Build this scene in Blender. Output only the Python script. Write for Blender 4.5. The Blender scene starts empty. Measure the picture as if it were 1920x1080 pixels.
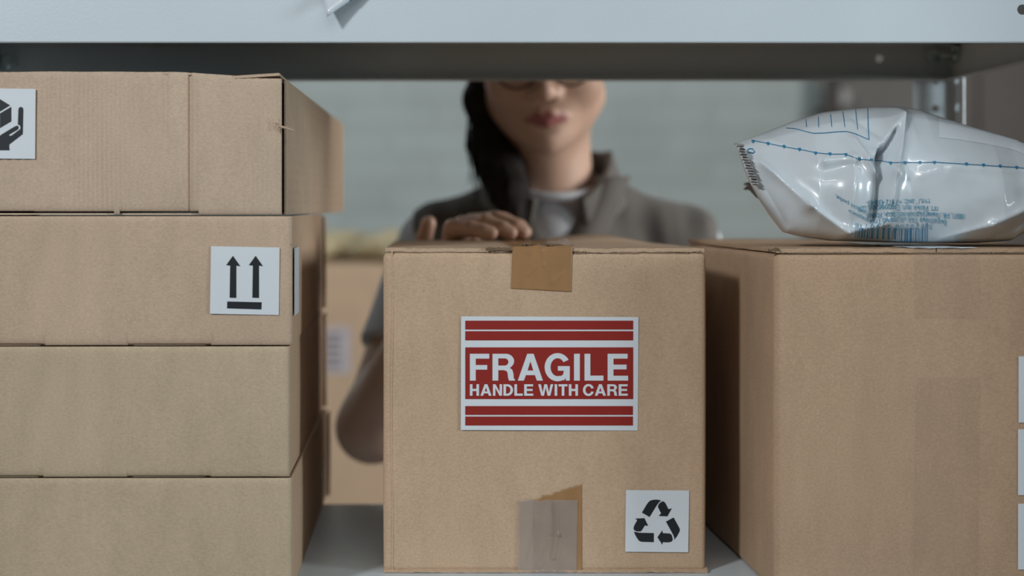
import bpy, bmesh, math, random
import numpy as np
from mathutils import Vector, Matrix, noise
from mathutils.bvhtree import BVHTree
random.seed(7)

# ------------------------------------------------------------ camera, light, exposure
F = 3058.0                       # focal length in pixels of the 1920 px wide frame
VX, VY, EYE = 815.0, 388.0, 1.40 # where the optical axis meets the frame, eye height
scene = bpy.context.scene
cd = bpy.data.cameras.new('camera')
cam = bpy.data.objects.new('camera', cd)
scene.collection.objects.link(cam)
cam.location = (0, 0, EYE)
cam.rotation_euler = (math.radians(90), 0, 0)
cd.sensor_width = 36.0
cd.lens = F / 1920 * 36
cd.shift_x = (960 - VX) / 1920
cd.shift_y = -(540 - VY) / 1920
cd.clip_start = 0.05
cd.dof.use_dof = True
cd.dof.focus_distance = 1.355
cd.dof.aperture_fstop = 2.9
scene.camera = cam

scene.view_settings.view_transform = 'Standard'
scene.view_settings.look = 'None'
scene.view_settings.gamma = 1
scene.view_settings.use_curve_mapping = False
scene.view_settings.exposure = 0.0

world = bpy.data.worlds.new('world')
scene.world = world
world.use_nodes = True
bg = world.node_tree.nodes['Background']
bg.inputs[0].default_value = (0.70, 0.86, 1.0, 1)
bg.inputs[1].default_value = 0.15

def area(name, loc, target, sx, sy, power, col):
    l = bpy.data.lights.new(name, 'AREA')
    l.shape = 'RECTANGLE'; l.size = sx; l.size_y = sy
    l.energy = power; l.color = col
    o = bpy.data.objects.new(name, l)
    scene.collection.objects.link(o)
    o.location = loc
    o.rotation_euler = (Vector(target) - Vector(loc)).to_track_quat('-Z', 'Y').to_euler()
    return o
# warehouse lamp up to the left behind the photographer, tube lamp behind, window to the right of the aisle
area('lamp_key', (-1.75, -1.1, 2.75), (0.05, 1.4, 1.3), 0.34, 0.34, 56, (0.93, 0.97, 1.0))
area('fill_high', (-0.2, -1.5, 3.0), (0.1, 1.4, 1.25), 2.0, 0.7, 7, (0.90, 0.96, 1.0))  # broad added fill light, not one of the room's lamps
area('fill_low', (2.2, 0.30, 1.62), (0.4, 1.75, 1.46), 0.6, 0.5, 24, (0.80, 0.93, 1.0))  # fill added to brighten the rack post and the shirt front
area('lamp_tube', (0.35, 0.15, 2.5), (0.42, 1.35, 1.43), 1.6, 0.022, 4.0, (0.95, 0.98, 1.0))
area('window_daylight', (2.5, 1.60, 1.90), (0.15, 1.90, 1.42), 0.8, 0.9, 56, (1.0, 0.98, 0.95))
area('fill_wall', (-1.5, 3.55, 3.0), (-0.5, 4.6, 1.2), 1.6, 0.5, 19, (0.88, 0.97, 1.0))  # added fill aimed at the back wall to brighten it

# ------------------------------------------------------------ helpers
def P(px, py, D):
    return Vector(((px - VX) / F * D, D, EYE - (py - VY) / F * D))
def ray(px, py):
    return Vector(((px - VX) / F, 1.0, -(py - VY) / F))
ORG = {}
def origin(o):
    return ORG.get(o.name, Vector((0, 0, 0)))
def link(o):
    scene.collection.objects.link(o)
def thing(name, loc, label, cat, group=None):
    o = bpy.data.objects.new(name, None)
    o.empty_display_size = 0.05
    link(o); o.location = loc; ORG[o.name] = Vector(loc)
    o['label'] = label; o['category'] = cat
    if group: o['group'] = group
    return o
def mesh(name, verts, faces, mat, parent=None, loc=None, smooth=False, label=None):
    """World-space vertices; the object's origin goes to its parent's origin or to loc."""
    org = origin(parent) if parent is not None else Vector(loc or (0, 0, 0))
    v = np.asarray([tuple(p) for p in verts] if not isinstance(verts, np.ndarray) else verts, dtype=float) - np.array(org)
    me = bpy.data.meshes.new(name)
    me.from_pydata(v.tolist(), [], faces if isinstance(faces, list) else faces.tolist())
    me.update()
    if smooth:
        me.polygons.foreach_set('use_smooth', [True] * len(me.polygons))
    me.materials.append(mat)
    o = bpy.data.objects.new(name, me)
    link(o)
    ORG[o.name] = Vector(org)
    if parent is not None: o.parent = parent
    else: o.location = org
    if label: o['label'] = label
    return o
def tag(o, label, cat, group=None, kind=None):
    o['label'] = label; o['category'] = cat
    if group: o['group'] = group
    if kind: o['kind'] = kind
    return o
def struct(o):
    o['kind'] = 'structure'; return o

class MB:
    def __init__(s): s.v = []; s.f = []
    def add(s, v, f):
        n = len(s.v); s.v += [Vector(p) for p in v]; s.f += [[i + n for i in q] for q in f]; return s
    def box(s, a, b):
        x0, y0, z0 = a; x1, y1, z1 = b
        v = [(x0,y0,z0),(x1,y0,z0),(x1,y1,z0),(x0,y1,z0),(x0,y0,z1),(x1,y0,z1),(x1,y1,z1),(x0,y1,z1)]
        return s.add(v, [[0,3,2,1],[4,5,6,7],[0,1,5,4],[1,2,6,5],[2,3,7,6],[3,0,4,7]])
    def tube(s, pts, rad, n=12, closed=False):
        pts = [Vector(p) for p in pts]; m = len(pts)
        rad = rad if isinstance(rad, (list, tuple)) else [rad] * m
        v = []; up = None
        for i, p in enumerate(pts):
            t = (pts[(i+1) % m if closed else min(i+1, m-1)] - pts[(i-1) % m if closed else max(i-1, 0)]).normalized()
            if up is None: up = t.orthogonal().normalized()
            up = (up - t * up.dot(t)).normalized(); w = t.cross(up)
            for k in range(n):
                a = 2 * math.pi * k / n
                v.append(p + (up * math.cos(a) + w * math.sin(a)) * rad[i])
        f = []
        for i in range(m if closed else m - 1):
            j = (i + 1) % m
            for k in range(n):
                l = (k + 1) % n
                f.append([i*n+k, i*n+l, j*n+l, j*n+k])
        if not closed:
            f.append([k for k in range(n)][::-1]); f.append([(m-1)*n+k for k in range(n)])
        return s.add(v, f)
    def build(s, name, mat, parent=None, **k):
        return mesh(name, s.v, s.f, mat, parent, **k)

def sheet(fn, nu, nv, th, mask=None):
    """closed slab over a parametric patch fn(u,v); th is the thickness along the normal"""
    g = [[Vector(fn(i / nu, j / nv)) for j in range(nv + 1)] for i in range(nu + 1)]
    top = []; bot = []
    for i in range(nu + 1):
        for j in range(nv + 1):
            du = g[min(i+1, nu)][j] - g[max(i-1, 0)][j]
            dv = g[i][min(j+1, nv)] - g[i][max(j-1, 0)]
            n = du.cross(dv).normalized()
            top.append(g[i][j] + n * th / 2); bot.append(g[i][j] - n * th / 2)
    N = (nu + 1) * (nv + 1)
    ix = lambda i, j: i * (nv + 1) + j
    f = []
    for i in range(nu):
        for j in range(nv):
            q = [ix(i,j), ix(i+1,j), ix(i+1,j+1), ix(i,j+1)]
            f.append(q); f.append([k + N for k in q[::-1]])
    b = [ix(i,0) for i in range(nu+1)] + [ix(nu,j) for j in range(1,nv+1)] + [ix(i,nv) for i in range(nu-1,-1,-1)] + [ix(0,j) for j in range(nv-1,0,-1)]
    for k in range(len(b)):
        a, c = b[k], b[(k+1) % len(b)]
        f.append([c, a, a + N, c + N])
    return top + bot, f

def shape2d(loops, extrude=0.0):
    """filled 2-D outline(s) with holes -> verts, faces (x,y,z) in the xy plane"""
    cu = bpy.data.curves.new('tmp', 'CURVE'); cu.dimensions = '2D'; cu.fill_mode = 'BOTH'
    cu.extrude = extrude
    for lp in loops:
        sp = cu.splines.new('POLY'); sp.points.add(len(lp) - 1)
        for k, p in enumerate(lp): sp.points[k].co = (p[0], p[1], 0, 1)
        sp.use_cyclic_u = True
    return curve_to(cu)
def curve_to(cu):
    o = bpy.data.objects.new('tmp', cu); link(o)
    dg = bpy.context.evaluated_depsgraph_get(); dg.update()
    me = o.evaluated_get(dg).to_mesh()
    v = [Vector(p.co) for p in me.vertices]; f = [list(p.vertices) for p in me.polygons]
    o.evaluated_get(dg).to_mesh_clear()
    bpy.data.objects.remove(o); bpy.data.curves.remove(cu)
    return v, f
def text2d(body, size, spacing=1.0, bold=0.0):
    cu = bpy.data.curves.new('tmp', 'FONT'); cu.body = body; cu.size = size
    cu.resolution_u = 3; cu.space_character = spacing; cu.offset = bold
    cu.fill_mode = 'BOTH'
    return curve_to(cu)
def arc(cx, cy, rx, ry, a0, a1, n=12):
    return [(cx + rx*math.cos(math.radians(a0+(a1-a0)*k/n)), cy + ry*math.sin(math.radians(a0+(a1-a0)*k/n))) for k in range(n+1)]

# ---- implicit surfaces (for the person and the soft things)
class Field:
    def __init__(s, lo, hi, h):
        s.lo = np.array(lo, float); s.h = h
        s.n = np.ceil((np.array(hi) - s.lo) / h).astype(int) + 1
        s.a = np.full(s.n, 0.06, np.float32)
    def region(s, lo, hi):
        a = np.clip(np.floor((np.array(lo) - s.lo) / s.h).astype(int), 0, s.n)
        b = np.clip(np.ceil((np.array(hi) - s.lo) / s.h).astype(int) + 1, 0, s.n)
        ax = [s.lo[i] + s.h * np.arange(a[i], b[i]) for i in range(3)]
        return tuple(slice(a[i], b[i]) for i in range(3)), np.meshgrid(*ax, indexing='ij')
    def put(s, fn, lo, hi, k, sub=False):
        sl, (X, Y, Z) = s.region(lo, hi)
        if X.size == 0: return
        d = fn(X, Y, Z); c = s.a[sl]
        if sub:
            d = -d; q = np.maximum(k - np.abs(c - d), 0) / k
            s.a[sl] = np.maximum(c, d) + q*q*k*0.25
        else:
            q = np.maximum(k - np.abs(c - d), 0) / k
            s.a[sl] = np.minimum(c, d) - q*q*k*0.25
    def cone(s, p, q, r0, r1, k=0.01, sub=False, flat=None):
        p = np.array(p, float); q = np.array(q, float); m = max(r0, r1) + 0.05 + k
        d = q - p; L = max(d @ d, 1e-9)
        def fn(X, Y, Z):
            t = np.clip(((X-p[0])*d[0] + (Y-p[1])*d[1] + (Z-p[2])*d[2]) / L, 0, 1)
            ex, ey, ez = X-p[0]-t*d[0], Y-p[1]-t*d[1], Z-p[2]-t*d[2]
            if flat is not None: ey = ey / flat
            return np.sqrt(ex*ex + ey*ey + ez*ez) - (r0 + (r1-r0)*t)
        s.put(fn, np.minimum(p, q) - m, np.maximum(p, q) + m, k, sub)
    def ell(s, c, r, k=0.01, M=None, sub=False):
        c = np.array(c, float); r = np.array(r, float); m = max(r) + 0.04 + k
        R = np.array(M) if M is not None else np.eye(3)
        def fn(X, Y, Z):
            x, y, z = X-c[0], Y-c[1], Z-c[2]
            u = (R[0,0]*x + R[1,0]*y + R[2,0]*z)/r[0]; v = (R[0,1]*x + R[1,1]*y + R[2,1]*z)/r[1]; w = (R[0,2]*x + R[1,2]*y + R[2,2]*z)/r[2]
            l = np.sqrt(u*u+v*v+w*w) + 1e-9
            g = np.sqrt((u/r[0])**2 + (v/r[1])**2 + (w/r[2])**2) + 1e-9
            return l * (l - 1) / g
        s.put(fn, c - m, c + m, k, sub)
    def cut(s, fn, k=0.004):
        """remove where fn(X,Y,Z) < 0"""
        s.put(fn, s.lo, s.lo + s.h * s.n, k, True)
    def polygonise(s):
        A = s.a; ins = A < 0
        cnt = np.zeros(np.array(A.shape) - 1, np.int8)
        for dx in (0,1):
            for dy in (0,1):
                for dz in (0,1):
                    cnt += ins[dx:A.shape[0]-1+dx, dy:A.shape[1]-1+dy, dz:A.shape[2]-1+dz]
        act = (cnt > 0) & (cnt < 8)
        I = np.argwhere(act); idx = np.full(act.shape, -1, np.int64); idx[act] = np.arange(len(I))
        S = np.zeros((len(I), 3)); C = np.zeros(len(I))
        cor = [np.array((a,b,c)) for a in (0,1) for b in (0,1) for c in (0,1)]
        for a in cor:
            for ax in range(3):
                if a[ax]: continue
                b = a.copy(); b[ax] = 1
                va = A[tuple((I+a).T)]; vb = A[tuple((I+b).T)]
                m = (va < 0) != (vb < 0)
                t = np.where(m, va / np.where(m, va - vb, 1), 0)
                pt = a + np.outer(t, b - a)
                S[m] += pt[m]; C[m] += 1
        V = s.lo + s.h * (I + S / C[:, None])
        Fs = []
        for ax in range(3):
            o = [k for k in range(3) if k != ax]
            sl0 = [slice(None)]*3; sl1 = [slice(None)]*3
            sl0[ax] = slice(0, A.shape[ax]-1); sl1[ax] = slice(1, None)
            ch = ins[tuple(sl0)] != ins[tuple(sl1)]
            E = np.argwhere(ch)
            E = E[(E[:, o[0]] > 0) & (E[:, o[1]] > 0) & (E[:, o[0]] < A.shape[o[0]]-1) & (E[:, o[1]] < A.shape[o[1]]-1)]
            q = []
            for (a, b) in ((-1,-1),(0,-1),(0,0),(-1,0)):
                c = E.copy(); c[:, o[0]] += a; c[:, o[1]] += b; q.append(idx[tuple(c.T)])
            q = np.stack(q, 1)
            fl = ins[tuple(E.T)]
            if ax == 1: fl = ~fl
            q[~fl] = q[~fl][:, ::-1]
            Fs.append(q)
        return V, np.concatenate(Fs)

# ------------------------------------------------------------ materials
def new_mat(name):
    m = bpy.data.materials.new(name); m.use_nodes = True
    nt = m.node_tree; b = nt.nodes['Principled BSDF']
    return m, nt, b
def N(nt, t, **k):
    n = nt.nodes.new(t)
    for a, v in k.items():
        if a.startswith('i_'): n.inputs[a[2:].replace('_', ' ')].default_value = v
        else: setattr(n, a, v)
    return n
def coords(nt, scale=(1,1,1)):
    tc = N(nt, 'ShaderNodeTexCoord'); mp = N(nt, 'ShaderNodeMapping'); mp.inputs['Scale'].default_value = scale
    nt.links.new(tc.outputs['Object'], mp.inputs['Vector']); return mp.outputs['Vector']
def ramp(nt, fac, stops):
    r = N(nt, 'ShaderNodeValToRGB')
    while len(r.color_ramp.elements) < len(stops): r.color_ramp.elements.new(0.5)
    for e, (p, c) in zip(r.color_ramp.elements, stops): e.position = p; e.color = c
    nt.links.new(fac, r.inputs[0]); return r.outputs[0]
def mix(nt, a, b, fac, mode='MIX'):
    m = N(nt, 'ShaderNodeMix', data_type='RGBA', blend_type=mode)
    for s, v in ((0, fac), (6, a), (7, b)):
        if isinstance(v, (int, float)): m.inputs[s].default_value = v
        elif isinstance(v, tuple): m.inputs[s].default_value = v
        else: nt.links.new(v, m.inputs[s])
    return m.outputs[2]
def g(v): return (v, v, v, 1)
def plain(name, col, rough=0.5, noise_amt=0.08, nscale=40, bump=0.0, bscale=300, metal=0.0, spec=0.5, coat=0.0):
    m, nt, b = new_mat(name)
    nz = N(nt, 'ShaderNodeTexNoise', i_Scale=nscale, i_Detail=4.0); nt.links.new(coords(nt), nz.inputs['Vector'])
    f = ramp(nt, nz.outputs[0], [(0.3, g(1 - noise_amt)), (0.7, g(1 + noise_amt * 0.3))])
    nt.links.new(mix(nt, (*col, 1), f, 1.0, 'MULTIPLY'), b.inputs['Base Color'])
    b.inputs['Roughness'].default_value = rough; b.inputs['Metallic'].default_value = metal
    b.inputs['Specular IOR Level'].default_value = spec; b.inputs['Coat Weight'].default_value = coat
    if bump:
        n2 = N(nt, 'ShaderNodeTexNoise', i_Scale=bscale, i_Detail=3.0); nt.links.new(coords(nt), n2.inputs['Vector'])
        bp = N(nt, 'ShaderNodeBump', i_Strength=bump, i_Distance=0.001)
        nt.links.new(n2.outputs[0], bp.inputs['Height']); nt.links.new(bp.outputs[0], b.inputs['Normal'])
    return m
def cardboard(name, col, ribs=0.12, rib_pitch=0.007, horizontal=False, redness=0.0):
    """kraft liner: fibre mottling, flecks and the faint print-through of the flutes"""
    m, nt, b = new_mat(name)
    co = coords(nt)
    base = (*col, 1)
    n1 = N(nt, 'ShaderNodeTexNoise', i_Scale=7.0, i_Detail=3.0); nt.links.new(co, n1.inputs['Vector'])
    c = mix(nt, base, ramp(nt, n1.outputs[0], [(0.3, (0.93, 0.92, 0.91, 1)), (0.7, (1.04, 1.03 - redness, 1.02 - redness * 1.5, 1))]), 1.0, 'MULTIPLY')
    n2 = N(nt, 'ShaderNodeTexNoise', i_Scale=420.0, i_Detail=6.0, i_Roughness=0.7); nt.links.new(coords(nt, (1, 1, 1.6)), n2.inputs['Vector'])
    c = mix(nt, c, ramp(nt, n2.outputs[0], [(0.33, g(0.86)), (0.68, g(1.10))]), 1.0, 'MULTIPLY')
    n3 = N(nt, 'ShaderNodeTexNoise', i_Scale=60.0, i_Detail=3.0); nt.links.new(coords(nt, (1, 1, 0.35)), n3.inputs['Vector'])
    c = mix(nt, c, ramp(nt, n3.outputs[0], [(0.35, g(0.965)), (0.65, g(1.03))]), 1.0, 'MULTIPLY')
    # dark flecks
    vo = N(nt, 'ShaderNodeTexVoronoi', i_Scale=26.0); nt.links.new(co, vo.inputs['Vector'])
    c = mix(nt, (0.30, 0.25, 0.2, 1), c, ramp(nt, vo.outputs['Distance'], [(0.018, g(0.3)), (0.028, g(1))]))
    # flutes
    w = N(nt, 'ShaderNodeTexWave', wave_type='BANDS', bands_direction='Z' if horizontal else 'X', i_Distortion=0.3)
    w.inputs['Scale'].default_value = 0.314 / rib_pitch
    nt.links.new(co, w.inputs['Vector'])
    n4 = N(nt, 'ShaderNodeTexNoise', i_Scale=16.0, i_Detail=1.0); nt.links.new(coords(nt, (1, 1, 0.25)), n4.inputs['Vector'])
    amp = ramp(nt, n4.outputs[0], [(0.4, g(0.0)), (0.7, g(1.0))])
    flute = N(nt, 'ShaderNodeMath', operation='MULTIPLY'); nt.links.new(w.outputs[0], flute.inputs[0]); nt.links.new(amp, flute.inputs[1])
    nt.links.new(c, b.inputs['Base Color'])
    b.inputs['Roughness'].default_value = 0.75; b.inputs['Specular IOR Level'].default_value = 0.28
    bp1 = N(nt, 'ShaderNodeBump', i_Strength=ribs, i_Distance=0.0025); nt.links.new(flute.outputs[0], bp1.inputs['Height'])
    bp2 = N(nt, 'ShaderNodeBump', i_Strength=0.22, i_Distance=0.0006); nt.links.new(n2.outputs[0], bp2.inputs['Height'])
    nt.links.new(bp1.outputs[0], bp2.inputs['Normal']); nt.links.new(bp2.outputs[0], b.inputs['Normal'])
    return m

M = {}
M['kraft'] = cardboard('kraft_cardboard', (0.545, 0.395, 0.268), ribs=0.035, redness=0.02)
M['kraft_side'] = cardboard('kraft_cardboard_side', (0.53, 0.38, 0.26), ribs=0.06)
M['kraft_right'] = cardboard('kraft_cardboard_warm', (0.465, 0.325, 0.215), ribs=0.03, redness=0.03)
M['kraft_grey'] = cardboard('kraft_cardboard_ribbed', (0.56, 0.43, 0.32), ribs=0.5, rib_pitch=0.0075)
M['kraft_ribh'] = cardboard('kraft_cardboard_ribbed_side', (0.50, 0.38, 0.275), ribs=0.35, rib_pitch=0.0085, horizontal=True)
M['kraft_pale'] = cardboard('kraft_cardboard_pale', (0.55, 0.41, 0.295), ribs=0.07)
M['kraft_olive'] = cardboard('kraft_cardboard_olive', (0.52, 0.415, 0.285), ribs=0.10)
M['kraft_flute'] = cardboard('cardboard_cut_edge', (0.24, 0.165, 0.105), ribs=0.9, rib_pitch=0.004)
M['slot'] = plain('slot_dark', (0.025, 0.02, 0.017), 0.9)
M['sticker'] = plain('sticker_white', (0.70, 0.745, 0.78), 0.42, 0.02, 20)
M['red_ink'] = plain('red_ink', (0.30, 0.026, 0.02), 0.4, 0.06, 30)
M['black_ink'] = plain('black_ink', (0.018, 0.022, 0.026), 0.42, 0.05)
M['shelf'] = plain('shelf_paint', (0.60, 0.665, 0.70), 0.38, 0.03, 12, bump=0.15, bscale=420, spec=0.5)
M['shelf_inner'] = M['shelf']
M['zinc'] = plain('zinc_bolt', (0.62, 0.70, 0.70), 0.22, 0.1, 90, metal=1.0)
M['skin'] = None

def tape_mat(name, col, alpha, rough=0.18):
    m, nt, b = new_mat(name)
    n = N(nt, 'ShaderNodeTexNoise', i_Scale=90.0, i_Detail=4.0); nt.links.new(coords(nt, (1, 1, 0.4)), n.inputs['Vector'])
    nt.links.new(mix(nt, (*col, 1), ramp(nt, n.outputs[0], [(0.35, g(0.93)), (0.65, g(1.04))]), 1.0, 'MULTIPLY'), b.inputs['Base Color'])
    b.inputs['Alpha'].default_value = alpha
    b.inputs['Roughness'].default_value = rough
    b.inputs['Specular IOR Level'].default_value = 0.5
    bp = N(nt, 'ShaderNodeBump', i_Strength=0.25, i_Distance=0.001); nt.links.new(n.outputs[0], bp.inputs['Height']); nt.links.new(bp.outputs[0], b.inputs['Normal'])
    return m
M['tape_brown'] = tape_mat('brown_tape', (0.42, 0.235, 0.105), 0.80, 0.3)
M['tape_clear'] = tape_mat('clear_tape', (0.50, 0.42, 0.36), 0.38, 0.22)
M['tape_faint'] = tape_mat('faint_clear_tape', (0.5, 0.38, 0.30), 0.05, 0.35)

def build_plastic():
    m, nt, b = new_mat('mailer_plastic')
    n = N(nt, 'ShaderNodeTexNoise', i_Scale=30.0, i_Detail=3.0); nt.links.new(coords(nt), n.inputs['Vector'])
    nt.links.new(mix(nt, (0.64, 0.70, 0.735, 1), ramp(nt, n.outputs[0], [(0.3, g(0.96)), (0.7, g(1.02))]), 1.0, 'MULTIPLY'), b.inputs['Base Color'])
    b.inputs['Roughness'].default_value = 0.30
    b.inputs['Coat Weight'].default_value = 0.8; b.inputs['Coat Roughness'].default_value = 0.09
    n2 = N(nt, 'ShaderNodeTexNoise', i_Scale=14.0, i_Detail=2.0, i_Distortion=0.6); nt.links.new(coords(nt), n2.inputs['Vector'])
    bp = N(nt, 'ShaderNodeBump', i_Strength=0.05, i_Distance=0.004); nt.links.new(n2.outputs[0], bp.inputs['Height']); nt.links.new(bp.outputs[0], b.inputs['Normal'])
    nt.links.new(bp.outputs[0], b.inputs['Coat Normal'])
    return m
M['plastic'] = build_plastic()
M['film'] = plain('sealing_film', (0.70, 0.76, 0.80), 0.35, 0.02)
M['seal'] = plain('crimped_seal', (0.42, 0.42, 0.42), 0.18, 0.5, 260, bump=0.8, bscale=240, coat=0.6)
M['blue_ink'] = plain('blue_ink', (0.025, 0.23, 0.42), 0.35, 0.1)
M['blue_pale'] = plain('pale_blue_ink', (0.12, 0.36, 0.50), 0.35, 0.15)

def wall_mat(name, c1, c2, mortar, bump):
    m, nt, b = new_mat(name)
    co = coords(nt)
    sep = N(nt, 'ShaderNodeSeparateXYZ'); nt.links.new(co, sep.inputs[0])
    com = N(nt, 'ShaderNodeCombineXYZ'); nt.links.new(sep.outputs[0], com.inputs[0]); nt.links.new(sep.outputs[2], com.inputs[1])
    br = N(nt, 'ShaderNodeTexBrick')
    br.inputs['Scale'].default_value = 1.0; br.inputs['Brick Width'].default_value = 0.26; br.inputs['Row Height'].default_value = 0.077
    br.inputs['Mortar Size'].default_value = 0.009; br.inputs['Mortar Smooth'].default_value = 0.4
    br.inputs['Color1'].default_value = (*c1, 1); br.inputs['Color2'].default_value = (*c2, 1); br.inputs['Mortar'].default_value = (*mortar, 1)
    nt.links.new(com.outputs[0], br.inputs['Vector'])
    n = N(nt, 'ShaderNodeTexNoise', i_Scale=3.0, i_Detail=5.0); nt.links.new(co, n.inputs['Vector'])
    c = mix(nt, br.outputs['Color'], ramp(nt, n.outputs[0], [(0.3, g(0.86)), (0.7, g(1.06))]), 1.0, 'MULTIPLY')
    nt.links.new(c, b.inputs['Base Color']); b.inputs['Roughness'].default_value = 0.7
    bp = N(nt, 'ShaderNodeBump', i_Strength=bump, i_Distance=0.01, invert=True); nt.links.new(br.outputs['Fac'], bp.inputs['Height']); nt.links.new(bp.outputs[0], b.inputs['Normal'])
    return m
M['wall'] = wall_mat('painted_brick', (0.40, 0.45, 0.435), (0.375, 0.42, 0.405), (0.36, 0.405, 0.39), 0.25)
M['wall_falloff'] = wall_mat('brick_light_falloff', (0.185, 0.17, 0.155), (0.165, 0.15, 0.135), (0.19, 0.175, 0.165), 0.4)  # light falloff along the wall put into a darker brick colour
M['floor'] = plain('concrete_floor', (0.13, 0.125, 0.12), 0.7, 0.25, 3, bump=0.3, bscale=40)

# ------------------------------------------------------------ the room
b = MB().box((-3.2, 4.6, 0), (P(1560, 0, 4.6).x, 4.8, 3.2))
struct(b.build('wall_back', M['wall'], loc=(0, 4.6, 0)))
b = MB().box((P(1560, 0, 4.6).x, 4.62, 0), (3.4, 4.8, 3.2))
struct(b.build('wall_back_right', M['wall_falloff'], loc=(0, 4.62, 0)))
b = MB().box((-3.2, -2.5, -0.1), (3.4, 4.8, 0))
struct(b.build('floor', M['floor']))
M['plaster'] = plain('dim_plaster', (0.12, 0.115, 0.11), 0.8, 0.15, 4)
struct(MB().box((-3.2, -2.5, 3.2), (3.4, 4.8, 3.3)).build('ceiling', M['plaster'], loc=(0, 0, 3.2)))
struct(MB().box((-3.3, -2.5, 0), (-3.2, 4.8, 3.2)).build('wall_left', M['plaster'], loc=(-3.2, 0, 0)))
struct(MB().box((3.4, -2.5, 0), (3.5, 4.8, 3.2)).build('wall_right', M['plaster'], loc=(3.4, 0, 0)))
struct(MB().box((-3.3, -2.6, 0), (3.5, -2.5, 3.2)).build('wall_front', M['plaster'], loc=(0, -2.5, 0)))
struct(MB().box((.665, 1.18, 0), (.70, 1.50, 3.2)).build('light_blocker', M['plaster'], loc=(.66, 1.3, 0)))  # unseen slab added to keep the window light off the mailer bag

M['pipe'] = plain('brown_pipe_paint', (0.045, 0.034, 0.03), 0.45, 0.2)
pp = P(1563, 180, 4.5)
pipe = thing('wall_pipe', (pp.x, 4.5, 0), 'dark brown vertical pipe fixed to the brick wall beside the rack post', 'pipe')
MB().tube([(pp.x, 4.52, 0), (pp.x, 4.52, 3.1)], 0.024, 14).build('pipe_run', M['pipe'], pipe, smooth=True)
MB().tube([(pp.x - .035, 4.56, 1.66), (pp.x - .02, 4.50, 1.66), (pp.x + .02, 4.50, 1.66), (pp.x + .035, 4.56, 1.66)], 0.012, 8).build('pipe_bracket', M['pipe'], pipe)
gp = P(1590, 178, 4.45)
disc = thing('wall_disc', (gp.x, 4.6, gp.z), 'small round pale disc on the wall right next to the brown pipe', 'disc')  # pale disc modelled for a blurred round spot beside the pipe
MB().tube([(gp.x, 4.62, gp.z), (gp.x, 4.53, gp.z)], [0.02, 0.03], 20).build('disc_body', plain('disc_case', (0.16, 0.15, 0.14), 0.5), disc)
MB().tube([(gp.x, 4.53, gp.z), (gp.x, 4.525, gp.z)], [0.027, 0.026], 20).build('disc_face', plain('disc_face', (0.30, 0.29, 0.27), 0.4), disc)

xd = P(1745, 0, 4.6).x
M['door'] = plain('dark_door', (0.085, 0.068, 0.06), 0.55, 0.25, 5)
db = MB().box((xd, 4.56, 0), (xd + 1.0, 4.615, 2.15))
for z0, z1 in ((.18, .95), (1.15, 2.0)): db.box((xd + .12, 4.545, z0), (xd + .88, 4.56, z1))
dr = db.build('door_1', M['door'], loc=(xd, 4.56, 0)); struct(dr)
MB().tube([(xd + .9, 4.55, 1.02), (xd + .9, 4.50, 1.02), (xd + .80, 4.50, 1.02)], .011, 10).build('door_handle', M['zinc'], dr, smooth=True)

# ------------------------------------------------------------ the rack
XL, XR, Y0, Y1 = -0.457, 0.5424, 1.300, 1.712
ZL = 1.088                       # lower shelf surface
ZU = EYE + 0.132                 # bottom edge of the upper shelf's lips
LIP = 0.0385
rack = thing('storage_rack', (0.04, 1.5, 0), 'pale grey painted steel shelving rack that carries all the boxes', 'shelving rack')
def hole(cx, cy, r, n=14, sx=1.0):
    return [(cx + r*sx*math.cos(2*math.pi*k/n), cy + r*math.sin(2*math.pi*k/n)) for k in range(n)][::-1]
def plate(loops, th, fn):
    v, f = shape2d(loops, th / 2)
    return [fn(p) for p in v], f
def shelf_part(z_low, lipholes):
    top = z_low + LIP; m = MB()
    t = 0.0012
    m.box((XL, Y0, top - t), (XR, Y1, top))
    for zz, y, hs in ((0, Y0 + t/2, lipholes[0]), (1, Y1 - t/2, lipholes[1])):
        lp = [[(XL, z_low), (XR, z_low), (XR, top), (XL, top)]] + [hole(a, b, .0042) for a, b in hs]
        m.add(*plate(lp, t, lambda p, y=y: Vector((p.x, y + p.z, p.y))))
    for x in (XL + t/2, XR - t/2):
        sg = 1
        lp = [[(Y0, z_low), (Y1, z_low), (Y1, top), (Y0, top)], hole(Y1 - .028, z_low + .024, .0045), hole(Y0 + .028, z_low + .024, .0045)]
        m.add(*plate(lp, t, lambda p, x=x: Vector((x + p.z, p.x, p.y))))
    # folded returns
    m.tube([(XL, Y0 + .0017, z_low + .0004), (XR, Y0 + .0017, z_low + .0004)], .0017, 10)
    m.tube([(XL + .002, Y1 - .0042, z_low + .0032), (XR - .002, Y1 - .0042, z_low + .0032)], .0032, 12)
    m.box((XL + t, Y0 + t, z_low), (XR - t, Y0 + .0145, z_low + t))
    m.box((XL + t, Y1 - .0145, z_low), (XR - t, Y1 - t, z_low + t))
    m.box((XL + t, Y0 + .0145, z_low), (XL + .010, Y1 - .0145, z_low + t))
    m.box((XR - .010, Y0 + .0145, z_low), (XR - t, Y1 - .0145, z_low + t))
    return m
hx = lambda px, py, D: (P(px, py, D).x, P(px, py, D).z)
front_h = [hx(1917, 18, Y0), (XL + .035, hx(1917, 18, Y0)[1])]
rear_h = [hx(1648, 110, Y1), (XL + .012, hx(0, 115, Y1)[1])]
shelf_part(ZU, (front_h, rear_h)).build('upper_shelf', M['shelf'], rack)
shelf_part(ZL - LIP, ([(XR - .03, ZL - .016)], [(XR - .03, ZL - .016)])).build('lower_shelf', M['shelf'], rack)
shelf_part(0.35, ([], [])).build('bottom_shelf', M['shelf'], rack)
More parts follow.
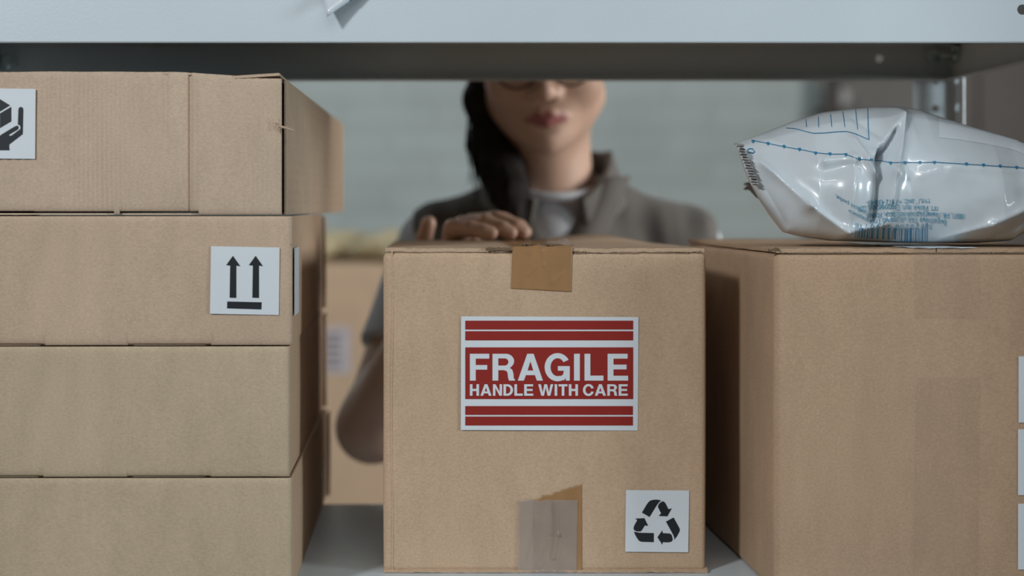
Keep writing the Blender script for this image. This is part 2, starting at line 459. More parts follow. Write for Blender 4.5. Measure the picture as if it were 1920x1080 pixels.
def post(x, y, sx, sy, name='post'):
    """slotted angle post: one flange across, one along the depth"""
    w, t, H = 0.042, 0.0018, 2.25
    m = MB()
    z0 = (EYE - (205 - VY) / F * 1.73) % 0.0285
    zs = [z0 + .0285 * k for k in range(int(H / .0285))]
    zs = [z for z in zs if z < H - .01]
    xa, xb = sorted((x, x + sx * w)); ya, yb = sorted((y, y + sy * .034))
    m.add(*plate([[(xa, 0), (xb, 0), (xb, H), (xa, H)]] + [hole(x + sx * .0185, z, .0037, 10) for z in zs], t, lambda p: Vector((p.x, y + p.z, p.y))))
    m.add(*plate([[(ya, 0), (yb, 0), (yb, H), (ya, H)]] + [hole(y + sy * .015, z, .004, 10) for z in zs], t, lambda p: Vector((x + p.z, p.x, p.y))))
    m.tube([(x, y + sy*.034, 0), (x, y + sy*.034, H)], .0016, 8)
    return m.build(name, M['shelf'], rack)
post(XR + .0022, Y1 + .0022, -1, -1); post(XL - .0022, Y1 + .0022, 1, -1)
post(XR + .0022, Y0 - .0022, -1, 1) if False else None
# front posts stand outside the frame; their broad flange runs along the depth
for x, sx in ((XR + .0032, 1), (XL - .0032, -1)):
    m = MB().box((min(x, x + .0018*sx), Y0 - .002, 0), (max(x, x + .0018*sx), Y0 + .034, 2.25)).box((min(x, x - .012*sx), Y0 - .004, 0), (max(x, x - .012*sx), Y0 - .0022, 2.25))
    m.build('post', M['shelf'], rack)
def bolt(p, d, parent, L=.014):
    p = Vector(p); d = Vector(d).normalized()
    m = MB().tube([p - d*.002, p + d*.003], .0058, 6).tube([p + d*.003, p + d*.0035], .0085, 18).tube([p, p + d*L], .0029, 12)
    return m.build('bolt', M['zinc'], parent)
bolt((XR - .003, Y1 - .028, ZU + .024), (-1, 0, 0), rack, .017)
bolt((P(1747, 108, Y1).x, Y1 - .0035, P(1747, 108, Y1).z), (0, -1, 0), rack, .012)
bolt((XR - .003, Y1 - .028, ZU + .0315), (-1, .2, 0), rack, .006)
bolt((XL + .012, Y1 - .003, P(0, 115, Y1).z), (0, -1, 0), rack, .008)

# ------------------------------------------------------------ boxes
def lines(n, L, r):
    a = [-L/2, -L/2 + r*.3, -L/2 + r*.7, -L/2 + r]
    k = [(-L/2 + r) + (L - 2*r) * i / n for i in range(1, n)]
    return a + k + [-x for x in a[::-1]]
def box_verts(sx, sy, sz, r, n=14, wob=.0006, seed=0):
    m = MB(); key = {}
    ax = [lines(n, s, r) for s in (sx, sy, sz)]
    H = (sx/2, sy/2, sz/2)
    V = []; Fc = []
    def vid(p):
        k = tuple(round(c, 6) for c in p)
        if k in key: return key[k]
        q = Vector([max(-H[i] + r, min(H[i] - r, p[i])) for i in range(3)])
        d = Vector(p) - q
        w = q + d.normalized() * r if d.length > 1e-9 else q
        nn = d.normalized() if d.length > 1e-9 else Vector((0,0,0))
        w = w + nn * wob * noise.noise(Vector(p) * 9 + Vector((seed * 7.3, 0, 0))) * 2
        key[k] = len(V); V.append(w); return key[k]
    for a in range(3):
        b_, c_ = [(1,2),(2,0),(0,1)][a]
        for s in (-1, 1):
            for i in range(len(ax[b_]) - 1):
                for j in range(len(ax[c_]) - 1):
                    q = []
                    for (u, v) in ((i,j),(i+1,j),(i+1,j+1),(i,j+1)):
                        p = [0,0,0]; p[a] = s*H[a]; p[b_] = ax[b_][u]; p[c_] = ax[c_][v]; q.append(vid(p))
                    Fc.append(q if s > 0 else q[::-1])
    return V, Fc
def on_plane(px, py, p0, n):
    d = ray(px, py); c = Vector((0, 0, EYE))
    t = (Vector(p0) - c).dot(n) / d.dot(n)
    return c + d * t
def decal(loops_px, p0, n, off, th=0.00015):
    """outline given in pixels laid on the plane (p0,n) as a thin sheet"""
    v, f = shape2d([[(a, -b_) for a, b_ in lp] for lp in loops_px], 0.5)
    out = []
    for p in v:
        q = on_plane(p.x, -p.y, p0, n) - n * 0
        out.append(q + n * (off + (th if p.z > 0 else 0)))
    return out, f
def rect(x0, y0, x1, y1): return [(x0, y0), (x1, y0), (x1, y1), (x0, y1)]

# ---- block lettering (heavy grotesque), cap height 1, y up
S = 0.215
def stroke_glyph(c):
    if c == 'F': return 0.717, [[(0,0),(S,0),(S,.41),(.64,.41),(.64,.58),(S,.58),(S,.82),(.717,.82),(.717,1),(0,1)]]
    if c == 'E': return 0.757, [[(0,0),(.757,0),(.757,.18),(S,.18),(S,.42),(.70,.42),(.70,.595),(S,.595),(S,.82),(.74,.82),(.74,1),(0,1)]]
    if c == 'L': return 0.70, [[(0,0),(.70,0),(.70,.185),(S,.185),(S,1),(0,1)]]
    if c == 'I': return S, [[(0,0),(S,0),(S,1),(0,1)]]
    if c == 'H': return 0.76, [[(0,0),(S,0),(S,.41),(.545,.41),(.545,0),(.76,0),(.76,1),(.545,1),(.545,.60),(S,.60),(S,1),(0,1)]]
    if c == 'T': return 0.74, [[(.262,0),(.478,0),(.478,.82),(.74,.82),(.74,1),(0,1),(0,.82),(.262,.82)]]
    if c == 'N': return 0.76, [[(0,0),(.205,0),(.205,.67),(.55,0),(.76,0),(.76,1),(.555,1),(.555,.34),(.215,1),(0,1)]]
    if c == 'A': return 0.93, [[(0,0),(.225,0),(.30,.205),(.635,.205),(.705,0),(.93,0),(.585,1),(.35,1)], [(.36,.375),(.467,.72),(.575,.375)][::-1]]
    if c == 'W': return 1.25, [[(.0,1),(.22,1),(.365,.29),(.51,1),(.74,1),(.885,.29),(1.03,1),(1.25,1),(1.0,0),(.775,0),(.625,.72),(.475,0),(.25,0)]]
    if c == 'R': return 0.835, [[(0,0),(S,0),(S,.39),(.42,.39),(.52,.36),(.56,.28),(.575,.12),(.61,0),(.835,0),(.835,.035),(.79,.08),(.775,.26),(.735,.40),(.64,.475)] + arc(.49,.725,.31,.275,-45,90,12) + [(0,1)],
                        [(S,.56)] + arc(.45,.695,.14,.135,-90,90,10) + [(S,.83)]]
    if c == 'D': return 0.80, [[(0,0)] + arc(.34,.5,.46,.5,-90,90,20) + [(0,1)], [(S,.18)] + arc(.32,.5,.26,.32,-90,90,16) + [(S,.82)]]
    if c == 'C': return 0.87, [arc(.46,.5,.46,.525,-22,-340,40)[:0] + arc(.46,.5,.46,.525,-18,-342,40) + arc(.46,.5,.245,.335,-338,-22,32)]
    if c == 'G': return 0.93, [arc(.48,.5,.48,.525,32,292,36) + [(.74,.02),(.765,.12),(.79,0),(.93,0),(.93,.54),(.49,.54),(.49,.37),(.715,.37),(.68,.22),(.60,.17)] + arc(.48,.5,.262,.335,-75,-326,30)]
    return 0.3, []
def letter_loops(text, x0, x1, ybase, cap, gap=0.115, space=0.30):
    w = 0; items = []
    for c in text:
        if c == ' ': w += space; continue
        gw, lp = stroke_glyph(c); items.append((w, lp)); w += gw + gap
    w -= gap; s = (x1 - x0) / w
    out = []
    for off, lp in items:
        out.append([[(x0 + (off + a) * s, ybase - b_ * cap) for a, b_ in l] for l in lp])
    return out

NF = Vector((0, -1, 0))
# ---------------- centre box
D1 = 1.39
cl, cr = (719 - VX) / F * D1, (1324 - VX) / F * D1
CB = .33; ctop = 1.3610
cbox = thing('cardboard_box', ((cl + cr) / 2, D1 + CB/2, ZL), 'square brown cardboard box with the red FRAGILE sticker, in the middle of the shelf', 'box')
v, f = box_verts(cr - cl, CB, ctop - ZL - .001, .0048, 26, .0005, 1)
cc = Vector(((cl + cr) / 2, D1 + CB/2, (ctop + ZL) / 2 + .0005))
v = [p + cc for p in v]
# pressed creases running down the front panel
for p in v:
    if p.y < D1 + .003:
        for px_, a_, w_ in ((921, .0005, .0015), (1222, .0004, .0012), (1102, .0003, .001)):
            xx = (px_ - VX) / F * D1
            if p.z < 1.28 or px_ != 921: p.y += a_ * math.exp(-((p.x - xx) / w_) ** 2)
mesh('box_body', v, f, M['kraft'], cbox, smooth=True)
def frayed(u, amt, seed):
    return amt * noise.noise(Vector((u * 46, seed, 0))) + amt * .8 * noise.noise(Vector((u * 160, seed, 3)))
def flap(x0, x1, y0, y1, bulge, seed, name='flap', base=ctop + .0022, mat=None):
    def fn(u, w):
        x = x0 + (x1 - x0) * u; y = y0 + (y1 - y0) * w
        if w < .01: y += frayed(x, .0011, seed) + .0006
        z = base + bulge(u, w) + .0005 * noise.noise(Vector((x * 30, y * 30, seed)))
        if w < .03: z += frayed(x, .0007, seed + 2)
        return (x, y, z)
    return sheet(fn, 90, 24, .0032)
seam = (1022 - VX) / F * D1
bl = lambda u, w: .0012 * math.sin(math.pi * u) * w - .001 * (1 - u) * w
bR = lambda u, w: (.0080 * math.sin(min(1, u * 1.06) ** 1.25 * math.pi) ** 1.3 - .003 * u) * w ** 1.1
v, f = flap(cl + .0015, seam - .0008, D1 + .0006, D1 + CB - .002, bl, 3); mesh('flap', v, f, M['kraft_side'], cbox)
v, f = flap(seam + .0008, cr - .0012, D1 + .0006, D1 + CB - .002, bR, 9); mesh('flap', v, f, M['kraft_side'], cbox)
# inner (minor) flap whose raw edge shows under the top ones
v, f = flap(cl + .004, cr - .004, D1 + .0012, D1 + .10, lambda u, w: -.0016, 21, base=ctop + .0010); mesh('inner_flap', v, f, M['kraft_flute'], cbox)
# torn scrap of liner left of the tape
def fn(u, w):
    a = on_plane(911 + 48*u, 464 + 5*w + 2*noise.noise(Vector((u*9, w, 0))), (0, D1 - .0012 - .0012*(1-w), 0), NF); return a
v, f = sheet(fn, 20, 4, .0009); mesh('torn_edge', v, f, M['kraft_flute'], cbox)
# bottom flaps, slightly splayed and frayed
def fn(u, w):
    x = cl + .0004 + (cr - cl + .0008) * u
    return (x, D1 - .0012 * (1 - w) + frayed(x, .0007, 5) + .006 * w, ZL + .0016 + .0018 * w + frayed(x, .0005, 8))
v, f = sheet(fn, 120, 4, .0024); mesh('bottom_flap', v, f, M['kraft_side'], cbox)
# left vertical fold line (manufacturer's joint)
def fn(u, w):
    p = P(735 + 3*math.sin(w*9) * .4, 470 + 600*w, D1); return (p.x + (u - .5) * .0012, D1 - .0004 + .0002*abs(u-.5), p.z)
v, f = sheet(fn, 2, 60, .0005); mesh('fold_line', v, f, M['kraft'], cbox)

# fragile sticker
pf = (0, D1, 0)
v, f = decal([[(864.5,593),(1197,594.5),(1195.5,807),(864,806)]], pf, NF, .0009)
stk = mesh('sticker', v, f, M['sticker'], cbox, label='large white rectangular warning sticker with red bars')
m = MB()
main = rect(872.3, 651, 1187, 748)
for r_ in (rect(872.3, 601, 1187, 617.7), rect(872.3, 620.7, 1187, 638), rect(872.3, 761, 1186.5, 777.7), rect(872.3, 780.6, 1186.5, 797.5), main):
    m.add(*decal([r_], pf, NF, .0011))
m.build('red_print', M['red_ink'], stk)
m = MB()
xs = {'F': 881, 'R': 923.3, 'A': 970.7, 'G': 1021, 'I': 1076, 'L': 1095.7, 'E': 1139}
for c in 'FRAGILE':
    gw, lp = stroke_glyph(c)
    m.add(*decal([[(xs[c] + a * 50.6, 713.3 - b_ * 50.2) for a, b_ in l] for l in lp], pf, NF, .0013))
for lp in letter_loops('HANDLE WITH CARE', 881, 1176.7, 741.6, 21.4): m.add(*decal(lp, pf, NF, .0013))
m.build('lettering', M['sticker'], stk, label='white capital letters on the red field')

# recycling sticker
Z8 = lambda pts: [(1160 + a / 8, 910 + b_ / 8) for a, b_ in pts]
v, f = decal([[(1173.5,918.5),(1292,919.3),(1290,1035),(1172,1034)]], pf, NF, .0009)
stk2 = mesh('sticker', v, f, M['sticker'], cbox, label='small white square sticker with black recycling arrows')
m = MB()
for pts in ([(345,405),(420,280),(450,240),(480,222),(520,212),(580,211),(635,222),(608,243),(575,285),(460,472)],
            [(640,243),(660,235),(680,243),(700,265),(745,355),(795,338),(728,462),(598,455),(632,415),(585,322),(592,290),(612,262)],
            [(705,540),(822,478),(905,630),(914,655),(912,685),(875,755),(832,812),(828,775),(815,740)],
            [(577,775),(650,672),(660,712),(760,718),(785,730),(800,760),(808,800),(804,825),(785,842),(740,852),(660,848),(652,888)],
            [(225,690),(310,707),(525,712),(525,848),(340,843),(305,830),(280,800),(250,750)],
            [(245,495),(385,488),(440,605),(392,597),(345,668),(330,687),(270,688),(235,672),(220,650),(222,622),(245,570),(275,520)]):
    m.add(*decal([Z8(pts)], pf, NF, .0011))
m.build('recycling_arrows', M['black_ink'], stk2)

# tapes
def tape_sheet(outl, p0, n, off, wr, seed, nu=40, nv=50):
    (x0, y0), (x1, y1), (x2, y2), (x3, y3) = outl      # tl, tr, br, bl in px
    def fn(u, w):
        px_ = (x0*(1-u)+x1*u)*(1-w) + (x3*(1-u)+x2*u)*w
        py_ = (y0*(1-u)+y1*u)*(1-w) + (y3*(1-u)+y2*u)*w
        if callable(wr[1]): px_, py_ = wr[1](u, w, px_, py_)
        p = on_plane(px_, py_, p0, n)
        h = 0
        for (ax_, ay, bx, by, s_, a_) in wr[0]:
            A = Vector((ax_, ay)); B = Vector((bx, by)); q = Vector((px_, py_)); t = max(0, min(1, (q-A).dot(B-A)/(B-A).length_squared))
            d_ = (q - A - (B-A)*t).length; h += a_ * math.exp(-(d_/s_)**2)
        return p + n * (off + h + .00015 * noise.noise(Vector((px_*.03, py_*.03, seed))))
    return sheet(lambda u, w: fn(1-u, w), nu, nv, .00012)
wr = ([(990,470,993,478,1.5,.0006),(1020,470,1019,498,1.6,.0011),(1024,500,1040,530,5,.0003),(990,515,1004,500,4,.0003),(1036,528,1056,512,4,.0003)], None)
v, f = tape_sheet([(961,462),(1073,462),(1071,547),(958,541)], pf, NF, .0008, wr, 1)
t1 = mesh('packing_tape', v, f, M['tape_brown'], cbox, smooth=True, label='glossy brown packing tape folded over the top edge')
def fn(u, w):                    # the tape's run over the seam on top
    x = P(961 + 112*u, 0, D1).x; y = D1 - .001 + .30 * w
    z = ctop + .0044 + .0028 * math.exp(-((u-.42)/.12)**2) * math.sin(min(1, w*8)*math.pi) + .0008*noise.noise(Vector((u*8, w*30, 1)))
    if u > .5: z += bR((u-.5)*.4, w) * .9
    if w < .02: z = P(0, 463, D1).z
    return (x, y, z)
v, f = sheet(fn, 20, 40, .0002); mesh('packing_tape', v, f, M['tape_brown'], cbox, smooth=True)
# crumpled bit of clear tape and torn paper where the seam starts
def fn(u, w):
    x = P(985 + 60*u, 0, D1).x; y = D1 + .02 + .04*w
    return (x, y, ctop + .0052 + .0030*abs(noise.noise(Vector((u*6, w*4, 9)))) + .0012*noise.noise(Vector((u*20, w*14, 2))))
v, f = sheet(fn, 24, 16, .0003); mesh('torn_tape', v, f, M['kraft_flute'], cbox)
def fn(u, w):
    x = P(1035 + 45*u, 0, D1).x; y = D1 + .05 + .05*w
    return (x, y, ctop + .0062 + .0022*noise.noise(Vector((u*3, w*4, 5))) + .004*u*w)
v, f = sheet(fn, 16, 12, .0003); mesh('tape_scrap', v, f, M['tape_clear'], cbox)

def torn(u, w, px_, py_):
    if w < .5:
        k = (1 - 2*w)
        py_ += k * (4*noise.noise(Vector((u*7, 1, 0))) + 2*noise.noise(Vector((u*23, 4, 0))))
    return px_, py_
v, f = tape_sheet([(1000,936),(1091,907),(1091,1073),(1000,1073)], pf, NF, .0007, ([], torn), 5)
mesh('packing_tape', v, f, M['tape_brown'], cbox, smooth=True, label='torn brown packing tape under the clear tape')
wr = ([(1042,936,1046,1000,2.6,.0024),(1046,1000,1038,1046,2.6,.0022),(1006,970,988,1055,2.6,.0012),(1030,1010,1012,1066,2.6,.0012),(1052,1020,1046,1070,2.4,.0010),(1010,1055,1000,1070,2.4,.0009)], torn)
v, f = tape_sheet([(972,937),(1083,937),(1081,1074),(971,1074)], pf, NF, .0012, wr, 2, 50, 60)
mesh('clear_tape', v, f, M['tape_clear'], cbox, smooth=True, label='wrinkled greyish clear tape low on the front')

# ---------------- right box
DR = 1.315; ang = math.radians(2.0)
c0 = Vector(((1452 - VX) / F * DR, DR, ZL))
RX = Vector((math.cos(ang) * 1, math.sin(ang) * .35, 0)).normalized(); RY = Vector((-math.sin(ang), math.cos(ang), 0))
RX = Vector((1, .004, 0)).normalized()
W_, Dp, H_ = .262, .375, ctop + .0015 - ZL
rbox = thing('cardboard_box', c0 + RX*W_/2 + RY*Dp/2, 'large plain brown cardboard box at the right, under the plastic mailer', 'box')
v, f = box_verts(W_, Dp, H_, .0058, 18, .0005, 4)
def rb(p): return c0 + RX * (p.x + W_/2) + RY * (p.y + Dp/2) + Vector((0, 0, p.z + H_/2))
mesh('box_body', [rb(p) for p in v], f, M['kraft_right'], rbox, smooth=True)
NR = RX.cross(Vector((0,0,1))).normalized(); NR = NR if NR.y < 0 else -NR
def rflap(u0, u1, seed, bul):
    def fn(u, w):
        a = u0 + (u1-u0)*u; b_ = .0008 + (Dp - .002)*w
        if w < .01: b_ += frayed(a, .0012, seed)
        z = H_ + .0024 + bul*math.sin(math.pi*u)*w + .0005*noise.noise(Vector((a*30, b_*30, seed)))
        if w < .03: z += frayed(a, .0008, seed+3)
        return c0 + RX*a + RY*b_ + Vector((0,0,z))
    return sheet(fn, 90, 20, .0032)
for a, b_, s_ in ((.001, W_/2 - .0006, 31), (W_/2 + .0006, W_ - .001, 37)):
    v, f = rflap(a, b_, s_, .0006); mesh('flap', v, f, M['kraft_right'], rbox)
def fn(u, w):
    a = .006 + (W_-.012)*u; return c0 + RX*a + RY*(.0012 + .08*w + frayed(a, .0008, 44)) + Vector((0,0,H_ + .0004))
v, f = sheet(fn, 80, 4, .0012); mesh('inner_flap', v, f, M['kraft_flute'], rbox)
# small torn corner
def fn(u, w):
    return on_plane(1440 + 22*u, 466 + 4*w + 2*math.sin(u*7), c0 + NR*(.001 + .001*(1-w)), NR)
v, f = sheet(fn, 10, 3, .0008); mesh('torn_edge', v, f, M['kraft_flute'], rbox)
wr = ([(1768,470,1769,488,1.5,.0008),(1768,530,1772,560,2,.0006)], None)
v, f = tape_sheet([(1712,463),(1838,463),(1836,598),(1716,596)], c0, NR, .0007, wr, 3)
mesh('clear_tape', v, f, M['tape_faint'], rbox, smooth=True)
wr = ([(1728,800,1732,830,2.5,.0006),(1740,812,1765,815,3,.0004),(1792,1010,1792,1050,2,.0005)], None)
v, f = tape_sheet([(1718,708),(1838,708),(1832,1105),(1710,1105)], c0, NR, .0007, wr, 4)
mesh('clear_tape', v, f, M['tape_faint'], rbox, smooth=True)
def fn(u, w):
    p = c0 + RX*(P(1712+120*u, 0, DR).x - c0.x) + RY*(-.001 + .20*w); return p + Vector((0,0,H_ + .0046 + .0006*noise.noise(Vector((u*6,w*12,0)))))
v, f = sheet(fn, 16, 20, .0002); mesh('clear_tape', v, f, M['film'], rbox, smooth=True)
for k, (y0, y1) in enumerate(((668, 792), (804.5, 928), (944, 1067.5))):
    v, f = decal([rect(1908 + (1 if k == 0 else 0), y0, 2033, y1)], c0, NR, .0010); mesh('sticker', v, f, M['sticker'], rbox, label='white square sticker cut off by the frame')

# ---------------- stack of mailer boxes
D0 = 1.31
def mailer(z0, z1, rpx, yaw, depth, mat, side, label, slots, seed, width=.37, droop=0.0, rx_out=0.0):
    xr = (rpx - VX) / F * D0
    rz = math.radians(yaw)
    ex = Vector((math.cos(rz), math.sin(rz), 0)); ey = Vector((-math.sin(rz), math.cos(rz), 0))
    base = Vector((xr, D0, z0)); h = z1 - z0
    o = thing('mailer_box', base - ex*width/2 + ey*depth/2, label, 'box', None)
    def W(a, b_, c):             # a from the right edge leftwards, b depth, c height 0..1
        d_ = b_ / depth
        zz = c * h * (1 - droop * d_) if c <= 1.01 else c * h
        return base + ex * (-a + rx_out * d_ * (1)) + ey * b_ + Vector((0, 0, zz))
    ins = .0032; dip = (lambda a: 0.0) if seed != 1 else (lambda a: .0052 * max(0, min(1, (rpx - a / D0 * F - 320) / 170)) ** 1.6)
    cav = .06
    v, f = box_verts(width - .006, depth - cav, h - .0054, .0022, 12, .0005, seed)
    mesh('box_body', [W(-(p.x) + width/2, p.y + depth/2 + cav/2 - .001, (p.z + h/2)/h) for p in v], f, side, o, smooth=True)
    s0, sx_ = (.0085, -.0024) if seed == 1 else (ins, .0008)
    def sp(u, w):
        b_ = s0 + (depth - s0) * u
        return W(sx_ + .0006 + .0006*math.sin(w*math.pi)*math.sin(u*math.pi) * -1, b_, .004 + .992 * w) - Vector((0, 0, dip(0) * w * (1 - u)))
    v, f = sheet(sp, 40, 12, .0014); mesh('side_panel', v, f, side if seed != 1 else M['kraft_ribh'], o, smooth=False)
    def tp(u, w):
        a = .0010 + (width - .002) * u; return W(a, .001 + (depth - .002) * w, 1.0) - Vector((0, 0, .0016 + dip(a) * (1 - w)))
    v, f = sheet(tp, 30, 6, .0014); mesh('top_panel', v, f, side, o)
    v, f = sheet(lambda u, w: W(.001 + (width - .002) * u, ins + (depth - ins - .001) * w, 0) + Vector((0, 0, .0009)), 4, 4, .0012); mesh('bottom_panel', v, f, side, o)
    # front panel with the cut slots along its lower edge
    px2a = lambda px_: (rpx - px_) / F * D0
    out = [(0.0, .0)]
    for (a, b_, hh) in slots:
        A, B = px2a(b_), px2a(a)
        out += [(A, 0.0), (A, hh), (B, hh), (B, 0.0)]
    out += [(width, 0.0), (width, h - .0006), (0, h - .0006)]
    m = MB()
    NX, NZ = (420 if seed == 1 else 90), 22
    def bottom(a):
        for (s0, s1, hh) in slots:
            if px2a(s1) <= a <= px2a(s0): return hh
        return 0.0003
    cuts = sorted(set([width * i / NX for i in range(NX + 1)] + [px2a(s) for sl in slots for s in (sl[0] + .01, sl[0] - .01, sl[1] + .01, sl[1] - .01)]))
    grid = []
    for a in cuts:
        bb = bottom(a); col = []
        for j in range(NZ + 1):
            t = j / NZ; tt = .5 - .5*math.cos(math.pi*t)
            z = bb + (h - .0004 - dip(a) - bb) * tt
            edge = min(z - bb, h - dip(a) - z)
            y = .0014 * math.exp(-edge / .0016)                       # rolled top and bottom edges
            if a < .004: y += .0012 * math.exp(-a / .0012)
            y += .0007 * noise.noise(Vector((a * 14, z * 14, seed)))
            if seed == 1:                                             # creased front of the top box
                ca = px2a(357); y += .0022*math.exp(-((a-ca)/.0014)**2) - .0014*math.exp(-((a-ca+.004)/.003)**2)
                cb = px2a(312); y += .0012*math.exp(-((a-cb)/.002)**2) * (1 if z > h*.45 else .2)
                y += .00034*math.sin(a*2*math.pi/.0072) * (.35 + .65*max(0, (z/h))) * (.5 + 1.2*max(0, noise.noise(Vector((a*22, z*8, 5)))+.3))
                z += .0006*noise.noise(Vector((a*25, 3, 0))) if t > .9 else 0
                if t > .5 and a < .055: z -= .0014 * (1 - a/.055) * (t-.5)*2 * 0 
            col.append((a, y, z))
        grid.append(col)
    vv = []; ff = []
    for col in grid:
        for (a, y, z) in col: vv.append(base - ex*a + ey*y + Vector((0, 0, z)))
    nb = len(vv)
    for col in grid:
        for (a, y, z) in col: vv.append(base - ex*a + ey*ins + Vector((0, 0, z)))
    R = NZ + 1
    for i in range(len(grid) - 1):
        for j in range(NZ):
            q = [i*R+j, (i+1)*R+j, (i+1)*R+j+1, i*R+j+1]
            ff.append(q[::-1] if False else [q[0], q[3], q[2], q[1]]); ff.append([k + nb for k in q])
        ff.append([i*R, (i+1)*R, (i+1)*R+nb, i*R+nb]); ff.append([i*R+NZ, i*R+NZ+nb, (i+1)*R+NZ+nb, (i+1)*R+NZ])
    for i in (0, len(grid)-1):
        for j in range(NZ): ff.append([i*R+j, i*R+j+nb, i*R+j+1+nb, i*R+j+1])
    mesh('front_panel', vv, ff, mat, o, smooth=True)
    # tuck tab seen in the slots
    for (s0, s1, hh) in slots:
        A, B = px2a(s1), px2a(s0)
        q = [base - ex*a + ey*(.0022) + Vector((0,0,z)) for a, z in ((A+.004, .0002), (B-.004, .0002), (B-.006, hh*.45), (A+.006, hh*.30))]
        q2 = [p + ey*.0026 for p in q]
        mesh('tuck_tab', q + q2, [[0,1,2,3],[7,6,5,4],[0,4,5,1],[2,6,7,3],[1,5,6,2],[3,7,4,0]], mat, o)
    # side flap at the rear
    def fn(u, w):
        b_ = depth - .022 + .022*u; return W(-.0022 - .001*math.sin(u*3), b_, .03 + .94*w)
    v, f = sheet(fn, 4, 12, .0022); mesh('side_flap', v, f, side, o)
    return o, base, ex, ey, h
zt2, zb2 = EYE - (403.5 - VY)/F*D0, EYE - (648 - VY)/F*D0
zb3, zb4 = EYE - (895 - VY)/F*D0, ZL
b4 = mailer(zb4, zb3 - .0004, 547, .2, .455, M['kraft_olive'], M['kraft_side'], 'flat brown mailer box standing on the shelf, lowest of the left stack', [], 4)
b3 = mailer(zb3, zb2 - .0004, 543, .5, .462, M['kraft_olive'], M['kraft_side'], 'plain flat brown mailer box directly below the one with the two arrows', [(-60, 82, .0014), (238, 395, .0012)], 3)
b2 = mailer(zb2, zt2 - .0004, 548, .9, .462, M['kraft_pale'], M['kraft_side'], 'flat brown mailer box with the two black up arrows on a white sticker', [(-60, 86, .0016), (240, 396, .0014)], 2)
b1 = mailer(zt2 + .0001, EYE - (134 - VY)/F*D0, 528, 1.1, .545, M['kraft_grey'], M['kraft_grey'], 'dented ribbed mailer box with the hand sticker, topmost of the left stack', [(-60, 66, .0032), (66, 215, .0029), (225, 373, .0030)], 1, droop=.12, rx_out=.026)
# top box extras: inner side flap, torn tuft, raised lid corner
o1, base, ex, ey, h1 = b1
def fn(u, w):
    b_ = .0095 + (.001 + .052*(1-w)) * u
    return base + ex*(.0024 + .0006*math.sin(u*3)) + ey*(b_) + Vector((0,0,.0015 + (h1*.62)*w))
v, f = sheet(fn, 4, 16, .0016); mesh('inner_flap', v, f, M['kraft_pale'], o1)
m = MB()
for k in range(7):
    a = P(519 + k*.7, 236 + random.uniform(-6, 8), D0 - .0015); m.tube([a, a + Vector((random.uniform(-.001,.002), -.002, random.uniform(-.005, .006)))], .0004, 5)
a = P(521, 236, D0 - .003); m.tube([a, a + Vector((.004, -.001, -.001)), a + Vector((.0125, .002, -.0035))], [.0007, .0010, .0006], 6)
m.build('torn_tuft', M['kraft_pale'], o1)
def fn(u, w):
    px_ = 440 + 84*u; py_ = 152 - 10*u + (1 - u)*(-9) * 0 + (-2 + 8*(1-w))*u - 1
    a = P(px_, 146 - 3*u, D0 - .001)
    return (a.x, a.y + .10*w, a.z + .0006 + .001*u*(1-w))
v, f = sheet(fn, 16, 10, .0022); mesh('lid_corner', v, f, M['kraft_pale'], o1)
# stickers of the stack
n2 = -b2[3]; p2 = b2[1]
v, f = decal([[(396,461.5),(524.5,464),(523,590.5),(394,588)]], p2, n2, .0011)
s2 = mesh('sticker', v, f, M['sticker'], b2[0], label='white square sticker with two black arrows')
m = MB()
for x in (437.5, 480):
    m.add(*decal([[(x-.3, 479.5), (x+13.5, 499), (x+6, 498), (x+6, 558.5), (x-6.5, 558), (x-5.5, 498), (x-13, 497)]], p2, n2, .0013))
m.add(*decal([[(426.5,565),(491,566.5),(490.5,580),(426,578)]], p2, n2, .0013))
m.build('up_arrows', M['black_ink'], s2)
e2 = b2[2]; y2 = b2[3]
q = [p2 + e2*.0012 + y2*a + Vector((0,0,z)) for a, z in ((.012, .023), (.062, .023), (.062, .078), (.012, .078))]
q2 = [p - e2*.0004 for p in q]
mesh('sticker', q + q2, [[0,1,2,3],[7,6,5,4],[0,4,5,1],[2,6,7,3],[1,5,6,2],[3,7,4,0]], M['sticker'], b2[0], label='white sticker on the side of the box')
n1 = -b1[3]; p1 = b1[1]
v, f = decal([[(-66,165),(67.5,167),(66.5,298),(-66,297)]], p1, n1, .0014)
s1 = mesh('sticker', v, f, M['sticker'], b1[0], label='white square sticker with hands under a box, cut by the frame')
Z3 = lambda pts, s_=1: [(s_ * a / 6.745, 150 + b_ / 6.745) for a, b_ in pts]
m = MB()
m.add(*decal([Z3([(0,240),(135,322),(0,405),(-135,322)])], p1, n1, .0016))
for s_ in (1, -1):
    for pts in ([(5,425),(150,340),(150,525),(5,610)],
                [(0,712),(22,692),(195,588),(225,578),(243,590),(240,618),(228,630),(125,690),(123,705),(135,722),(155,718),(155,722),(60,800),(0,820)],
                [(0,890),(128,890),(124,850),(124,818),(295,685),(302,375),(292,350),(270,340),(248,350),(239,375),(232,565),(256,575),(266,597),(262,622),(155,702),(135,705),(60,760),(0,790)]):
        m.add(*decal([Z3(pts, s_)], p1, n1, .0016 + (.00004 if pts[0][0] == 0 and pts[0][1] == 712 else 0)))
m.build('hands_and_box', M['black_ink'], s1)

